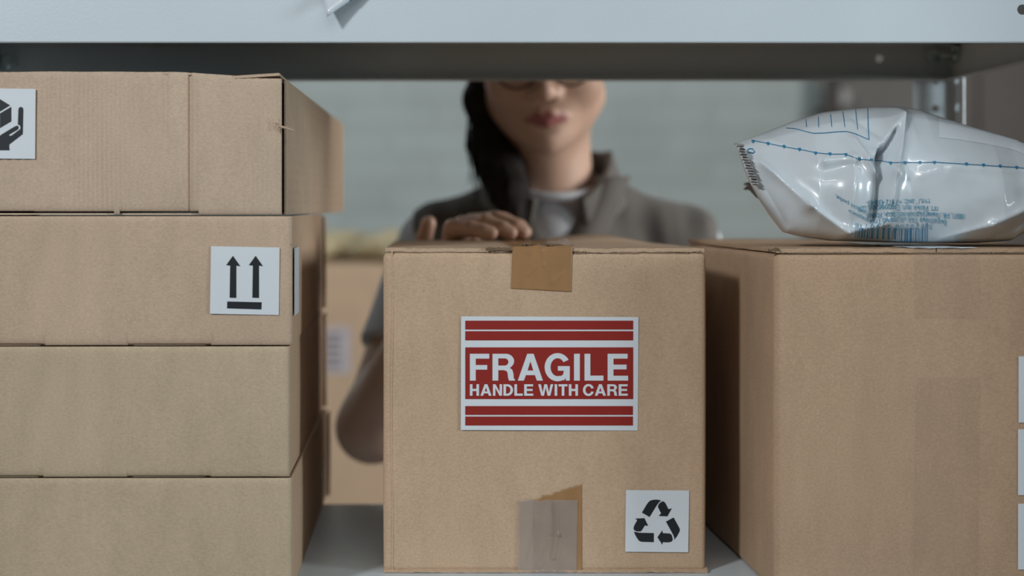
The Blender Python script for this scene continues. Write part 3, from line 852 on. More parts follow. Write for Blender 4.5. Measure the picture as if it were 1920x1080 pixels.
# ------------------------------------------------------------ plastic mailer on the right box
def interp(tab, x):
    if x <= tab[0][0]: return tab[0][1]
    for (a, b_), (c, d_) in zip(tab, tab[1:]):
        if x <= c: return b_ + (d_ - b_) * (x - a) / (c - a)
    return tab[-1][1]
topP = [(1384,268),(1410,259),(1450,244),(1500,224),(1556,207),(1610,200),(1650,196),(1700,196),(1735,202),(1775,216),(1830,233),(1920,259),(2000,290),(2060,330),(2085,360)]
botP = [(1384,270),(1392,292),(1400,318),(1412,345),(1430,375),(1450,405),(1475,436),(1500,443),(1560,452),(1700,456),(1830,456),(1890,452),(1930,430),(1990,405),(2050,385),(2085,365)]
thk  = [(1384,.001),(1400,.004),(1450,.022),(1520,.042),(1600,.050),(1700,.054),(1850,.052),(1960,.036),(2050,.012),(2085,.002)]
creases = [  # x0,y0,x1,y1,width,height (towards the viewer), sharpness
 (1688,210,1620,289,10,.010),(1688,212,1652,322,9,.010),(1652,322,1638,415,8,.009),
 (1632,285,1622,412,9,-.016),(1665,250,1634,300,9,-.012),
 (1588,262,1614,322,7,.006),(1604,300,1616,330,6,.004),
 (1423,302,1500,385,9,.009),(1500,385,1568,436,9,.010),(1568,436,1640,418,9,.008),
 (1568,432,1581,302,16,.008),(1533,303,1584,297,6,.004),(1530,322,1580,312,12,-.006),
 (1746,446,1830,420,9,.005),(1830,420,1925,378,12,.006),(1850,440,1920,405,12,-.004),
 (1697,331,1732,316,5,.002),(1755,314,1925,322,11,.0045),(1700,300,1760,290,20,.002),
 (1600,225,1640,262,9,-.004),(1700,214,1765,216,8,.003),(1450,262,1530,300,12,.003),
 (1680,335,1700,440,22,-.004),(1420,330,1470,420,8,-.003)]
Bv = []; Bf = []
NU, NTH = 330, 150
ZB = ctop + .0015 + .0052
def bagpt(px_, th):
    c_, s_ = math.cos(th), math.sin(th)
    yt, yb = interp(topP, px_), interp(botP, px_)
    T = interp(thk, px_)
    yc = (yt + yb)/2; hy = (yb - yt)/2
    # fuller below than above
    zz = c_ if abs(c_) < 1 else c_
    z_ = math.copysign(abs(zz) ** 0.92, zz)
    py_ = yc - hy * z_
    D = 1.385 + .018*(1 if c_ > 0 else .0)*c_ - T * math.copysign(abs(s_) ** .75, s_) * (1.0 - .20*c_)
    if s_ > 0:
        for (ax_, ay, bx, by, w_, a_) in creases:
            dx, dy = bx-ax_, by-ay; t = max(0, min(1, ((px_-ax_)*dx+(py_-ay)*dy)/(dx*dx+dy*dy)))
            d_ = math.hypot(px_-ax_-t*dx, py_-ay-t*dy)
            if d_ < w_*5: D -= a_ * (math.exp(-d_/w_) * (1 - (d_/w_/5)**2)**2) * min(1, s_*3) * min(1, T/.02)
    n_ = .0022 * noise.noise(Vector((px_*.012, py_*.018, 1 if s_ > 0 else 7))) + .0003 * noise.noise(Vector((px_*.05, py_*.05, 3)))
    D += n_ * min(1, T/.01)
    p = P(px_, py_, 1.375); p.y = D
    p.z = max(p.z, ZB)
    return p
xs_ = [1384 + (2085-1384) * (i/NU) for i in range(NU+1)]
for x in xs_:
    for k in range(NTH): Bv.append(bagpt(x, 2*math.pi*k/NTH))
for i in range(NU):
    for k in range(NTH):
        l = (k+1) % NTH; Bf.append([i*NTH+k, i*NTH+l, (i+1)*NTH+l, (i+1)*NTH+k])
Bf.append(list(range(NTH))[::-1]); Bf.append([NU*NTH+k for k in range(NTH)])
bag = thing('plastic_mailer', (P(1700, 450, 1.38).x, 1.38, ZB), 'glossy white plastic mailer bag with blue print and barcode, lying on the right box', 'mailer bag')
me_o = mesh('bag_body', Bv, Bf, M['plastic'], bag, smooth=True)
md = me_o.modifiers.new('soft', 'SMOOTH'); md.factor = .5; md.iterations = 1
bvh = BVHTree.FromPolygons(Bv, Bf)
def stick(px_, py_, off=.0007):
    h_ = bvh.ray_cast(Vector((0,0,EYE)), ray(px_, py_).normalized())
    if h_[0] is None:
        return None
    n_ = h_[1]
    if n_.dot(ray(px_, py_)) > 0: n_ = -n_
    return h_[0] + n_*off*.3 - ray(px_, py_).normalized()*off
class Print(MB):
    def ribbon(s, pts, w, step=3.0):
        q = []
        for (a, b_), (c, d_) in zip(pts, pts[1:]):
            n_ = max(1, int(math.hypot(c-a, d_-b_)/step))
            for k in range(n_): q.append((a+(c-a)*k/n_, b_+(d_-b_)*k/n_))
        q.append(pts[-1]); L = []
        for i, p in enumerate(q):
            a, c = q[max(0,i-1)], q[min(len(q)-1,i+1)]; dx, dy = c[0]-a[0], c[1]-a[1]; l = math.hypot(dx, dy) or 1
            nx, ny = -dy/l*w/2, dx/l*w/2; L.append((stick(p[0]+nx,p[1]+ny), stick(p[0]-nx,p[1]-ny)))
        for i in range(len(L)-1):
            c4 = [L[i][0], L[i][1], L[i+1][1], L[i+1][0]]
            if all(c4): s.add(c4, [[0,1,2,3]])
    def flat(s, v, f, off=.0007):
        w = [stick(p[0], p[1], off) for p in v]; ok = [q is not None for q in w]; m_ = {}; vv = []
        for i, q in enumerate(w):
            if q is not None: m_[i] = len(vv); vv.append(q)
        s.add(vv, [[m_[k] for k in q] for q in f if all(ok[k] for k in q)])
pr = Print()
hl = [(1409,263),(1441,269),(1470,275),(1499,280),(1529,286),(1543,288),(1556,289),(1584,289),(1610,298),(1634,300),(1650,301),(1670,305),(1697,304.5),(1724,304.5),(1752,304),(1782,306),(1812,308),(1844,310),(1875,312),(1906,314),(1925,316)]
pr.ribbon(hl, 1.1)
for i, (a, b_) in enumerate([(1412,265),(1440,269),(1470,274.5),(1499,280),(1529,287),(1556,288.5),(1586,290),(1611,297.5),(1634,300),(1670,305.5),(1697,305),(1725,304.5),(1752,304.5),(1812,307.5),(1844,309.5),(1875,311.5),(1906,314)]):
    v, f = shape2d([[(a-3,b_-1.8),(a-1.6,b_-3),(a,b_-2),(a+1.8,b_-3),(a+3,b_-1.5),(a+2.4,b_+1),(a,b_+3.8),(a-2.4,b_+1)], hole(a, b_, .9, 8)])
    pr.flat(v, f)
pr.build('heart_border_print', M['blue_ink'], bag)
pr = Print()
pr.ribbon([(1474,240),(1490,241),(1505,245),(1525,250),(1545,249.5),(1570,247),(1588,246.5),(1604,251),(1618,257),(1629,262)], 1.1)
pr.ribbon([(1629,262),(1628,240),(1626.5,200)], 1.4)
for (a, b_, c, d_) in ((1511,224,1512,238),(1534,219,1535,239),(1557,214,1559.5,238),(1580,209,1584,238),(1604,205,1608,243)): pr.ribbon([(a,b_),(c,d_)], 1.2)
pr.build('ruled_box_print', M['blue_ink'], bag)
pr = Print()
pr.ribbon([(1404,279),(1411,279),(1415,285),(1412,287),(1403,286),(1401,282),(1404,279)], 1.6)
pr.build('recycling_mark_print', M['blue_ink'], bag)
pr = Print()
# barcode (upside down, its figures above the bars)
x = 1604.0; random.seed(11)
widths = [1,1,1, 1.2,2.2,1,2.4,1,2.6, 1, 3,1,4.2,1, 4.2,1,4.2,1,1,1,4.0,.8,1,2.4,1.2,2,1,2.4,1,3.6,1.6,1,1,2.4,1,1,2.6,1.6,1,1,1]
bars = [(1605,1.0),(1608.5,1.0),(1612,2.2),(1617.5,3),(1622,2.6),(1627.5,3),(1631,1),(1636.5,5.2),(1641,.8),(1646.5,4.4),(1651,.8),(1657,4.8),(1662,.8),(1667,4.4),(1672,.8),(1675,.8),(1679,4.6),(1684,.8),(1687,.8),(1691,2.2),(1697.5,2.2),(1701.5,3.2),(1708,4.2),(1713,.7),(1717.5,2),(1722,1),(1725,1),(1729.5,2.6),(1733.5,.8),(1736,1.4),(1739,1.4)]
for i, (bx, bw) in enumerate(bars):
    tl = 418 if i in (0, 1, 29, 30) else (424 if i in (14, 15) else 428)
    bend = (bx-1670)/70; pr.ribbon([(bx, tl), (bx - 2.5*(1-bend)*.4, 446), (bx - 3*(1-bend)*.4, 453.5)], bw*.95, 4)
pr.build('barcode', M['blue_ink'], bag)
pr = Print()
def bag_text(body, x_right, y_base, x_left, size, slope=0, curve=0, bend=None):
    """upside-down line of print: starts at the right, runs to the left"""
    v, f = text2d(body, 1.0)
    w = max(p.x for p in v) or 1
    s_ = (x_right - x_left) / w
    out = []
    for p in v:
        t = p.x / w
        yy = bend(t) if bend else slope*t + curve*math.sin(math.pi*t)
        out.append((x_right - p.x*s_, y_base + p.y*size + yy))
    pr.flat(out, f)
bag_text('тэл./факс: +7 812 438-43-', 1744, 371.5, 1625, 14.5, bend=lambda t: 4*t)
bag_text('пгт. Рахья, вул. Гладкинская, 22А', 1759, 386.5, 1609, 14.5, bend=lambda t: -4*math.sin(3.1*t)*.6)
bag_text('188071, РФ, Ленинградская вобласць, Усевал', 1810, 401, 1626, 14.5, bend=lambda t: -4*math.sin(3.1*t))
bag_text('ажскі раён,', 1624, 396, 1566, 10, bend=lambda t: -32*t)
bag_text('Выраблена ТАА «Аспломб Тэхн', 1775, 412, 1631, 14.5, bend=lambda t: -5*math.sin(3.1*t))
bag_text('аладжыс»', 1629, 410, 1591, 10, bend=lambda t: -18*t)
bag_text('2', 1749, 422, 1742, 12)
bag_text('0 2 0 2 0 0', 1733, 420, 1680, 14.5, bend=lambda t: 1.5*t)
bag_text('0 0 0 0 1 1', 1671, 422, 1613, 14.5, bend=lambda t: -2.5*t)
pr.build('address_print', M['blue_pale'], bag)
# clear adhesive strip
pr = Print()
polyf = [(1763,216),(1759,256),(1762,259),(1800,262),(1850,270),(1900,281),(1925,291),(1925,262),(1880,250),(1830,235.5),(1790,223)]
gx = []
for i in range(41):
    for j in range(13):
        x = 1761 + 164*i/40; lo = interp([(1761,215),(1790,223.5),(1830,236),(1880,251),(1925,264)], x); hi = interp([(1761,258),(1800,262),(1850,270),(1900,281),(1925,291)], x)
        gx.append((x, lo + (hi-lo)*j/12))
pr.flat(gx, [[i*13+j, (i+1)*13+j, (i+1)*13+j+1, i*13+j+1] for i in range(40) for j in range(12)], .00035)
pr.build('adhesive_strip', M['film'], bag)
# crimped seal on the left end
def fn(u, w):
    a = P(1381 + 10*u + 28*w + 1.5*math.sin(w*60), 268 + 78*w + 3*u, 1.375)
    return (a.x, a.y - .006*w + .0022*math.sin(w*95 + u*2) - .004*u, a.z)
v, f = sheet(fn, 8, 120, .0005); mesh('crimped_seal', v, f, M['seal'], bag, smooth=True, label='shiny crimped end seal')
# dark grey rear corner of the bag, folded out behind on the left
M['seal_dark'] = plain('bag_corner_grey', (0.05, 0.045, 0.045), 0.3, 0.3, 90, coat=.4)
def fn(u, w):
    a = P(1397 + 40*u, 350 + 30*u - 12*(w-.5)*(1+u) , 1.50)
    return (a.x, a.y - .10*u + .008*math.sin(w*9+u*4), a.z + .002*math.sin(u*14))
v, f = sheet(fn, 20, 12, .0008); mesh('folded_corner', v, f, M['seal_dark'], bag, smooth=True, label='dark grey folded rear corner')

# ------------------------------------------------------------ mailer on the upper shelf, one corner over the edge
zu = ZU + LIP
tip = P(613, 31, 1.284)
bag2 = thing('plastic_mailer', (P(640,0,1.36).x, 1.38, zu), 'white plastic mailer whose corner hangs over the upper shelf edge', 'mailer bag')
A = Vector((tip.x, tip.y, tip.z)); 
ux = Vector((.27, .085, 0)).normalized(); uy = Vector((-.43, .90, 0)).normalized()
def fn2(sgn):
    def fn(u, w):
        a, b_ = .19*u, .15*w
        p = Vector((A.x, A.y, 0)) + ux*a + uy*b_
        over = max(0, 1.300 - p.y)
        z = zu + .0025 - over*0.0 
        z = zu + .003 + (tip.z - zu - .003) * min(1, max(0, over/.016))**1.3
        bul = .022 * (math.sin(math.pi*min(1, u))*math.sin(math.pi*min(1, w)))**.6
        z += bul * (1 if sgn > 0 else 0.05) + .0015*noise.noise(Vector((a*40, b_*40, sgn))) * min(1, 6*u*w*4)
        z += sgn*.0004 + .006*math.exp(-(w/.05)**2)*max(0, min(1, 6*u))*min(1, 8*(1-u))
        return (p.x, p.y, z)
    return fn
v, f = sheet(fn2(1), 60, 60, .0006); v2, f2 = sheet(fn2(-1), 40, 40, .0006)
MB().add(v, f).add(v2, f2).build('bag_body', M['plastic'], bag2, smooth=True)
v, f = sheet(lambda u, w: (A.x + ux.x*(.018+.014*u) - uy.x*.001, A.y + ux.y*(.018+.014*u) + .003*w - .002, fn2(1)(.095+.07*u, 0.0)[2] + .0015 - .0025*w), 8, 3, .0004)
mesh('blue_print', v, f, M['blue_ink'], bag2)

# two unseen cartons added on the upper shelf to block lamp light from the person
for xa, wd, hh, lb in ((-.43, .44, .30, 'unseen brown box added to block light at the back of the upper shelf, behind the hanging mailer corner'), (.03, .47, .26, 'unseen brown box added to block light at the back of the upper shelf, nearer the rack post')):
    bo = thing('cardboard_box', (xa + wd/2, 1.61, zu), lb, 'box')
    v, f = box_verts(wd, .19, hh, .003, 8, .0005, int(xa*100)); mesh('box_body', [p + Vector((xa + wd/2, 1.61, zu + hh/2 + .0008)) for p in v], f, M['kraft_side'], bo, smooth=True)
    for sg in (-1, 1):
        v, f = sheet(lambda u, w: (xa + .001 + (wd-.002)*u, 1.61 + sg*(.001 + .092*w), zu + hh + .003), 8, 4, .003); mesh('flap', v, f, M['kraft_side'], bo)

# ------------------------------------------------------------ box and packing paper in the background
bb = P(560, 0, 3.2)
bx0, bx1 = P(430, 0, 3.2).x, P(830, 0, 3.2).x
bz1 = EYE - (497 - VY)/F*3.2
low = thing('background_box', ((bx0+bx1)/2, 3.4, 0), 'large brown box beneath the labelled box behind the person', 'box')
v, f = box_verts(bx1-bx0+.06, .42, .72, .004, 8, .002, 11); mesh('box_body', [p + Vector(((bx0+bx1)/2, 3.41, .36)) for p in v], f, M['kraft'], low, smooth=True)
far = thing('background_box', ((bx0+bx1)/2, 3.4, .72), 'out of focus brown box with a small white sticker, left behind the person', 'box')
v, f = box_verts(bx1-bx0, .38, bz1-.722, .004, 8, .002, 12); mesh('box_body', [p + Vector(((bx0+bx1)/2, 3.39, .7245 + (bz1-.724)/2)) for p in v], f, M['kraft'], far, smooth=True)
pb = (0, 3.2, 0)
v, f = decal([rect(566, 612, 657, 700)], pb, NF, .003, .0004); fs = mesh('sticker', v, f, plain('faded_sticker', (.50,.45,.46), .5), far)
m = MB()
for k in range(5): m.add(*decal([rect(573, 625+14*k, 640, 632+14*k)], pb, NF, .0038, .0003))
m.build('sticker_print', plain('faded_print', (.20,.16,.17), .5), fs)
tz = thing('packing_tape_strip', (0,0,0), 'x', 'x') if False else None
fl = Field((bx0-.02, 3.18, bz1-.02), (bx1+.03, 3.62, bz1+.14), .008)
random.seed(3)
for k in range(13):
    cx = bx0 + .03 + (bx1-bx0-.06)*random.random(); cy = 3.27+.26*random.random()
    r_ = .035 + .02*random.random()
    fl.ell((cx, cy, bz1 + r_*.62), (r_*1.35, r_*1.2, r_*.62), .01)
V, Fq = fl.polygonise()
for i in range(len(V)):
    p = Vector(V[i]); V[i] += np.array(noise.noise_vector(p*38))*.007*(1 if p.z > bz1+.01 else .2)
V[:, 2] = np.maximum(V[:, 2], bz1 + .002)
M['paper'] = plain('packing_paper', (.50,.42,.26), .8, .2, 30)
o = mesh('packing_paper', V, Fq, M['paper'], None, loc=((bx0+bx1)/2, 3.39, bz1)); tag(o, 'crumpled yellowish packing paper lying on the background box', 'paper')

# ------------------------------------------------------------ the person
def skin_mat():
    m, nt, b = new_mat('skin')
    at = N(nt, 'ShaderNodeAttribute', attribute_name='tint')
    n = N(nt, 'ShaderNodeTexNoise', i_Scale=22.0, i_Detail=4.0); nt.links.new(coords(nt), n.inputs['Vector'])
    c = mix(nt, at.outputs['Color'], ramp(nt, n.outputs[0], [(.3, (.94,.92,.91,1)), (.7, (1.03,1.02,1.02,1))]), 1.0, 'MULTIPLY')
    nt.links.new(c, b.inputs['Base Color'])
    b.inputs['Roughness'].default_value = .45
    b.inputs['Subsurface Weight'].default_value = .12; b.inputs['Subsurface Radius'].default_value = (.012,.004,.002); b.inputs['Subsurface Scale'].default_value = 1.0
    return m
M['skin'] = skin_mat()
def cloth(name, col, wv=900, amt=.1):
    m, nt, b = new_mat(name)
    n = N(nt, 'ShaderNodeTexNoise', i_Scale=18.0, i_Detail=4.0); nt.links.new(coords(nt), n.inputs['Vector'])
    nt.links.new(mix(nt, (*col, 1), ramp(nt, n.outputs[0], [(.3, g(1-amt)), (.7, g(1+amt*.5))]), 1.0, 'MULTIPLY'), b.inputs['Base Color'])
    b.inputs['Roughness'].default_value = .85; b.inputs['Specular IOR Level'].default_value = .2
    b.inputs['Sheen Weight'].default_value = .15
    n2 = N(nt, 'ShaderNodeTexNoise', i_Scale=wv, i_Detail=2.0); nt.links.new(coords(nt), n2.inputs['Vector'])
    bp = N(nt, 'ShaderNodeBump', i_Strength=.2, i_Distance=.0005); nt.links.new(n2.outputs[0], bp.inputs['Height']); nt.links.new(bp.outputs[0], b.inputs['Normal'])
    return m
M['vest'] = cloth('vest_cloth', (.128,.116,.104)); M['tee'] = cloth('tee_cloth', (.58,.60,.64)); M['trousers'] = cloth('trouser_cloth', (.05,.055,.07)); M['shoe'] = cloth('shoe_leather', (.04,.035,.03))

pitch, yaw, roll = math.radians(11), math.radians(-4), math.radians(-3)
R3 = (Matrix.Rotation(yaw, 3, 'Z') @ Matrix.Rotation(roll, 3, 'Y') @ Matrix.Rotation(pitch, 3, 'X'))
mouth_w = P(1024, 222, 1.905); mouth_l = Vector((0, -.006, -.070))
T0 = mouth_w - R3 @ mouth_l
def L(x, y, z): return tuple(R3 @ Vector((x, y, z)) + T0)
RM = [[R3[i][j] for j in range(3)] for i in range(3)]
BX = .155                       # body's middle
ShR, ElR, WrR = Vector((-.002, 2.03, 1.352)), Vector((-.074, 1.925, 1.140)), Vector((.014, 1.800, 1.332))
ShL, ElL, WrL = Vector((.318, 2.04, 1.348)), Vector((.345, 1.99, 1.10)), Vector((.215, 1.80, 1.20))
body = Field((-.16, 1.60, .90), (.45, 2.24, 1.76), .003)
E = lambda c, r, k=.012, sub=False: body.ell(L(*c), r, k, RM, sub)
Cn = lambda p, q, r0, r1, k=.01, sub=False: body.cone(L(*p), L(*q), r0, r1, k, sub)
E((0,.092,.035), (.074,.094,.090)); E((0,.060,-.030), (.067,.064,.072), .02)
for s in (-1, 1):
    E((s*.040,.030,-.030), (.028,.026,.030), .02)
    Cn((s*.055,.075,-.058), (s*.018,.022,-.092), .017, .015, .02)
    E((s*.0765,.095,-.012), (.008,.018,.030), .008)
E((0,.011,-.094), (.020,.018,.0195), .012)
E((0,.016,-.066), (.030,.018,.026), .016)
Cn((0,.002,.004), (0,-.021,-.036), .0080, .0105, .010)
E((0,-.021,-.038), (.0105,.010,.010), .006)
for s in (-1, 1):
    E((s*.0125,-.008,-.041), (.0080,.0105,.0085), .006)
    E((s*.0065,-.014,-.0495), (.0035,.005,.003), .003, True)
    E((s*.032,-.012,.002), (.020,.014,.013), .014, True)
    E((s*.031,.008,.001), (.0145,.0125,.012), .006)
    Cn((s*.050,.012,.020), (s*.012,.001,.018), .007, .008, .012)
# lips
Cn((-.024,.004,-.0705), (-.007,-.0040,-.0668), .0026, .0046, .005); Cn((.024,.004,-.0705), (.007,-.0040,-.0668), .0026, .0046, .005); Cn((-.007,-.0040,-.0668), (.007,-.0040,-.0668), .0044, .0044, .005)
Cn((-.022,.004,-.0735), (.0,-.0035,-.0760), .0030, .0058, .005); Cn((.022,.004,-.0735), (.0,-.0035,-.0760), .0030, .0058, .005)
Cn((-.024,-.001,-.0712), (0,-.014,-.0712), .0011, .0012, .002, True); Cn((.024,-.001,-.0712), (0,-.014,-.0712), .0011, .0012, .002, True)
E((0,-.012,-.0855), (.014,.007,.003), .008, True)
# neck and trunk
nb = Vector((BX - .012, 2.035, 1.385))
body.cone(L(0,.085,-.050), nb, .052, .056, .03)
body.cone(L(0,.060,-.080), (nb.x, nb.y - .02, nb.z), .024, .040, .020)
body.cone((BX-.02, 2.05, 1.42), (ShR.x+.02, 2.04, 1.354), .035, .036, .03); body.cone((BX-.01, 2.05, 1.42), (ShL.x-.02, 2.045, 1.352), .035, .036, .03)
body.ell((BX, 2.06, 1.24), (.150, .088, .19), .03); body.ell((BX, 2.07, 1.02), (.135, .085, .20), .03)
for s in (-1, 1): body.ell((BX + s*.062, 1.99, 1.235), (.05, .045, .05), .03)
def limb(a, b_, c, r):
    body.cone(a, b_, r[0], r[1], .02); body.cone(b_, c, r[2], r[3], .02)
limb(ShR, ElR, WrR, (.039, .037, .040, .021)); limb(ShL, ElL, WrL, (.037, .036, .038, .024))
fing = []
def finger(pts, rad):
    for p, q, r0, r1 in zip(pts, pts[1:], rad, rad[1:]): body.cone(p, q, r0, r1, .0025)
tz_ = ctop + .0042               # top of the box under the hand
mc = {'little': Vector((.019,1.668,tz_+.0125)), 'ring': Vector((.029,1.688,tz_+.0150)), 'middle': Vector((.039,1.708,tz_+.0170)), 'index': Vector((.047,1.728,tz_+.0165))}
for k, p in mc.items():
    body.cone(WrR + Vector((.006,-.01,.0)), p, .0175, .0105, .006)
finger([mc['little'], (.036,1.656,tz_+.0130), (.050,1.652,tz_+.0100), (.0575,1.650,tz_+.0085)], [.0100,.0085,.0078,.0068])
finger([mc['ring'], (.052,1.671,tz_+.0185), (.069,1.664,tz_+.0125), (.0775,1.662,tz_+.0085)], [.0108,.0092,.0083,.0073])
finger([mc['middle'], (.064,1.690,tz_+.0215), (.083,1.679,tz_+.0135), (.0905,1.677,tz_+.0085)], [.0110,.0095,.0085,.0075])
finger([mc['index'], (.072,1.712,tz_+.0200), (.088,1.704,tz_+.0140), (.0945,1.702,tz_+.0085)], [.0108,.0092,.0083,.0073])
finger([(.012,1.790,1.338), (-.010,1.775,1.350), (-.0115,1.765,1.365), (-.0065,1.760,1.3825)], [.0130,.0095,.0088,.0082])
# other hand, flat against the back of the box, behind it
for k in range(4):
    a = WrL + Vector((-.075, -.045, .026 - .018*k)); body.cone(WrL, a, .016, .010, .006)
    finger([a, a + Vector((-.030,-.012,.002)), a + Vector((-.052,-.012,.002)), a + Vector((-.068,-.010,.001))], [.0095,.0085,.0078,.0068])
finger([WrL + Vector((-.02,-.01,.012)), WrL + Vector((-.045,-.03,.045)), WrL + Vector((-.055,-.045,.068))], [.013,.0105,.0085])
V, Fq = body.polygonise()
person = mesh('person', V, Fq, M['skin'], None, loc=(BX, 2.05, 0), smooth=True)
tag(person, 'person in a dark vest over a white t-shirt, right hand resting on the middle box', 'person')
Rinv = np.array(RM).T
Lc = (V - np.array(T0)) @ Rinv.T
tint = np.tile(np.array([.57,.38,.285,1.0]), (len(V), 1))
lx, ly, lz = Lc[:,0], Lc[:,1], Lc[:,2]
d = np.sqrt((lx/.0265)**2 + ((lz + .0715)/(.0098 - .004*np.abs(lx)/.025))**2)
lip = np.clip((1.12 - d)/.22, 0, 1) * (ly < .012)
tint[:,:3] = tint[:,:3]*(1-lip[:,None]) + np.array([.33,.115,.11])*lip[:,None]
brow = np.clip((1.1 - np.sqrt(((np.abs(lx)-.031)/.022)**2 + ((lz-.024-.1*(.03-np.abs(np.abs(lx)-.033)))/.0042)**2))/.3, 0, 1) * (ly < .03)
lash = np.clip((1.1 - np.sqrt(((np.abs(lx)-.031)/.015)**2 + ((lz+.006)/.0022)**2))/.3, 0, 1) * (ly < .03)
dk = np.maximum(brow, lash)[:,None]
tint[:,:3] = tint[:,:3]*(1-dk) + np.array([.03,.02,.015])*dk
near_hand = (V[:,1] < 1.72) & (V[:,2] > 1.36)
ca = person.data.color_attributes.new('tint', 'FLOAT_COLOR', 'POINT')
ca.data.foreach_set('color', tint.ravel())

# hair
M['hair'] = plain('dark_hair', (.014,.010,.009), .75, .4, 60, bump=.4, bscale=120, spec=.2)
hf = Field((-.02, 1.86, 1.36), (.28, 2.20, 1.78), .004)
HE = lambda c, r, k=.012, sub=False: hf.ell(L(*c), r, k, RM, sub)
HE((0,.100,.040), (.086,.098,.098)); HE((0,.135,-.02), (.066,.070,.060), .03)
HE((0,.020,-.055), (.068,.085,.115), .01, True); HE((.0,.0,.01), (.055,.05,.05), .01, True)
chain = [(-.066,.090,.030), (-.072,.090,-.020), (-.076,.088,-.055)]
cp = [L(*c) for c in chain] + [tuple(P(924,275,1.985)), tuple(P(940,318,1.965)), tuple(P(955,360,1.945)), tuple(P(965,405,1.935))]
cr_ = [.014,.016,.022,.026,.026,.022,.012]
for p, q, a, b_ in zip(cp, cp[1:], cr_, cr_[1:]): hf.cone(p, q, a, b_, .015)
V, Fq = hf.polygonise()
for i in range(len(V)):
    p = Vector(V[i]); V[i] += np.array([1, 1, .2]) * .0035 * noise.noise(Vector((p.x*130, p.y*90, p.z*12)))
m = MB(); random.seed(5)
for k in range(40):
    s = random.random(); p0 = Vector(cp[1]).lerp(Vector(cp[2]), s) + Vector((random.uniform(-.016,.004), random.uniform(-.02,.02), 0))
    q1 = Vector(cp[3]) + Vector((random.uniform(-.034,.0), random.uniform(-.02,.02), 0)); q2 = Vector(cp[5]) + Vector((random.uniform(-.05,.0), random.uniform(-.02,.01), random.uniform(-.02,.03)))
    m.tube([p0, q1, q2], [.0012,.001,.0004], 4)
for k in range(0):
    a = Vector(L(.070, .10, -.03 + random.uniform(-.02,.03))); m.tube([a, a + Vector((.012,.01,-.05)), a + Vector((.014+random.uniform(-.006,.008),.0,-.10))], [.0008,.0007,.0003], 4)
hv = [Vector(p) for p in V]; hq = Fq.tolist(); n0 = len(hv)
mesh('hair', hv + m.v, hq + [[i + n0 for i in q] for q in m.f], M['hair'], person, smooth=True)
# glasses
gl = MB()
for s in (-1, 1):
    ring = [L(s*.031 + .026*math.cos(t), -.021 + .006*abs(math.cos(t)) * (1 if s*math.cos(t) > 0 else 0), -.007 + .0245*math.sin(t)) for t in [2*math.pi*k/28 for k in range(28)]]
    gl.tube(ring, .0016, 8, closed=True)
    gl.tube([L(s*.057,-.015,.002), L(s*.074,.010,.003), L(s*.078,.095,.0)], .0018, 8)
gl.tube([L(-.006,-.022,-.002), L(0,-.0235,.001), L(.006,-.022,-.002)], .0014, 8)
go = gl.build('glasses', plain('glasses_frame', (.045,.018,.016), .3), person, smooth=True)
lm, lnt, lb = new_mat('lens_glass'); lb.inputs['Transmission Weight'].default_value = 1; lb.inputs['Roughness'].default_value = .02; lb.inputs['IOR'].default_value = 1.05; lb.inputs['Alpha'].default_value = .25
for s in (-1, 1):
    ps = [L(s*.031 + .025*math.cos(2*math.pi*k/28), -.0205, -.007 + .0235*math.sin(2*math.pi*k/28)) for k in range(28)]
    pb2 = [tuple(Vector(p) + R3 @ Vector((0,.001,0))) for p in ps]
    mesh('lens', ps + pb2, [list(range(28)), list(range(28,56))[::-1]] + [[k,(k+1)%28,28+(k+1)%28,28+k][::-1] for k in range(28)], lm, go)

# t-shirt
def torso(fd, e, lo=.92):
    fd.cone((BX-.02, 2.045, 1.402), (ShR.x+.016, 2.04, 1.354), .036+e, .036+e, .03); fd.cone((BX-.01, 2.045, 1.402), (ShL.x-.016, 2.045, 1.352), .036+e, .036+e, .03)
    fd.ell((BX, 2.06, 1.24), (.152+e, .092+e, .19+e), .03); fd.ell((BX, 2.07, 1.02), (.140+e, .09+e, .22), .03)
    fd.ell((BX, 2.0, 1.31), (.09+e, .045+e, .085), .03)
    for s in (-1, 1): fd.ell((BX + s*.062, 1.99, 1.235), (.052+e, .047+e, .055+e), .03)
tf = Field((-.16, 1.86, .86), (.45, 2.24, 1.50), .004)
torso(tf, .003)
tf.cone(ShR, ShR.lerp(ElR, .66),   .046, .048, .02); tf.cone(ShL, ShL.lerp(ElL, .66), .042, .044, .02)
for S_, E_ in ((ShR, ElR), (ShL, ElL)):
    c_ = S_.lerp(E_, .60); d_ = (E_ - S_).normalized()
    tf.cut(lambda X, Y, Z, c=c_, d=d_, s=(-1 if S_ is ShR else 1): np.maximum(-((X-c.x)*d.x+(Y-c.y)*d.y+(Z-c.z)*d.z), np.sqrt((X-c.x)**2+(Y-c.y)**2+(Z-c.z)**2) - .12) if True else None, .002)
tf.ell((BX-.012, 2.006, 1.375), (.056, .066, .048), .015)
nk = Vector((BX-.010, 2.004, 1.476))
tf.ell(tuple(nk), (.055, .062, .066), .004, sub=True)
V, Fq = tf.polygonise()
for i in range(len(V)):
    p = Vector(V[i]); V[i] += np.array(noise.noise_vector(p*14))*.004
mesh('t_shirt', V, Fq, M['tee'], person, smooth=True)
# ribbed neckline
m = MB(); ring = []
for k in range(40):
    t = 2*math.pi*k/40; ring.append((BX-.010 + .056*math.sin(t), 2.008 - .060*math.cos(t), 1.412 + .016*(1-math.cos(t))))
m.tube(ring, .0055, 8, closed=True); m.build('neckline', M['tee'], person, smooth=True)

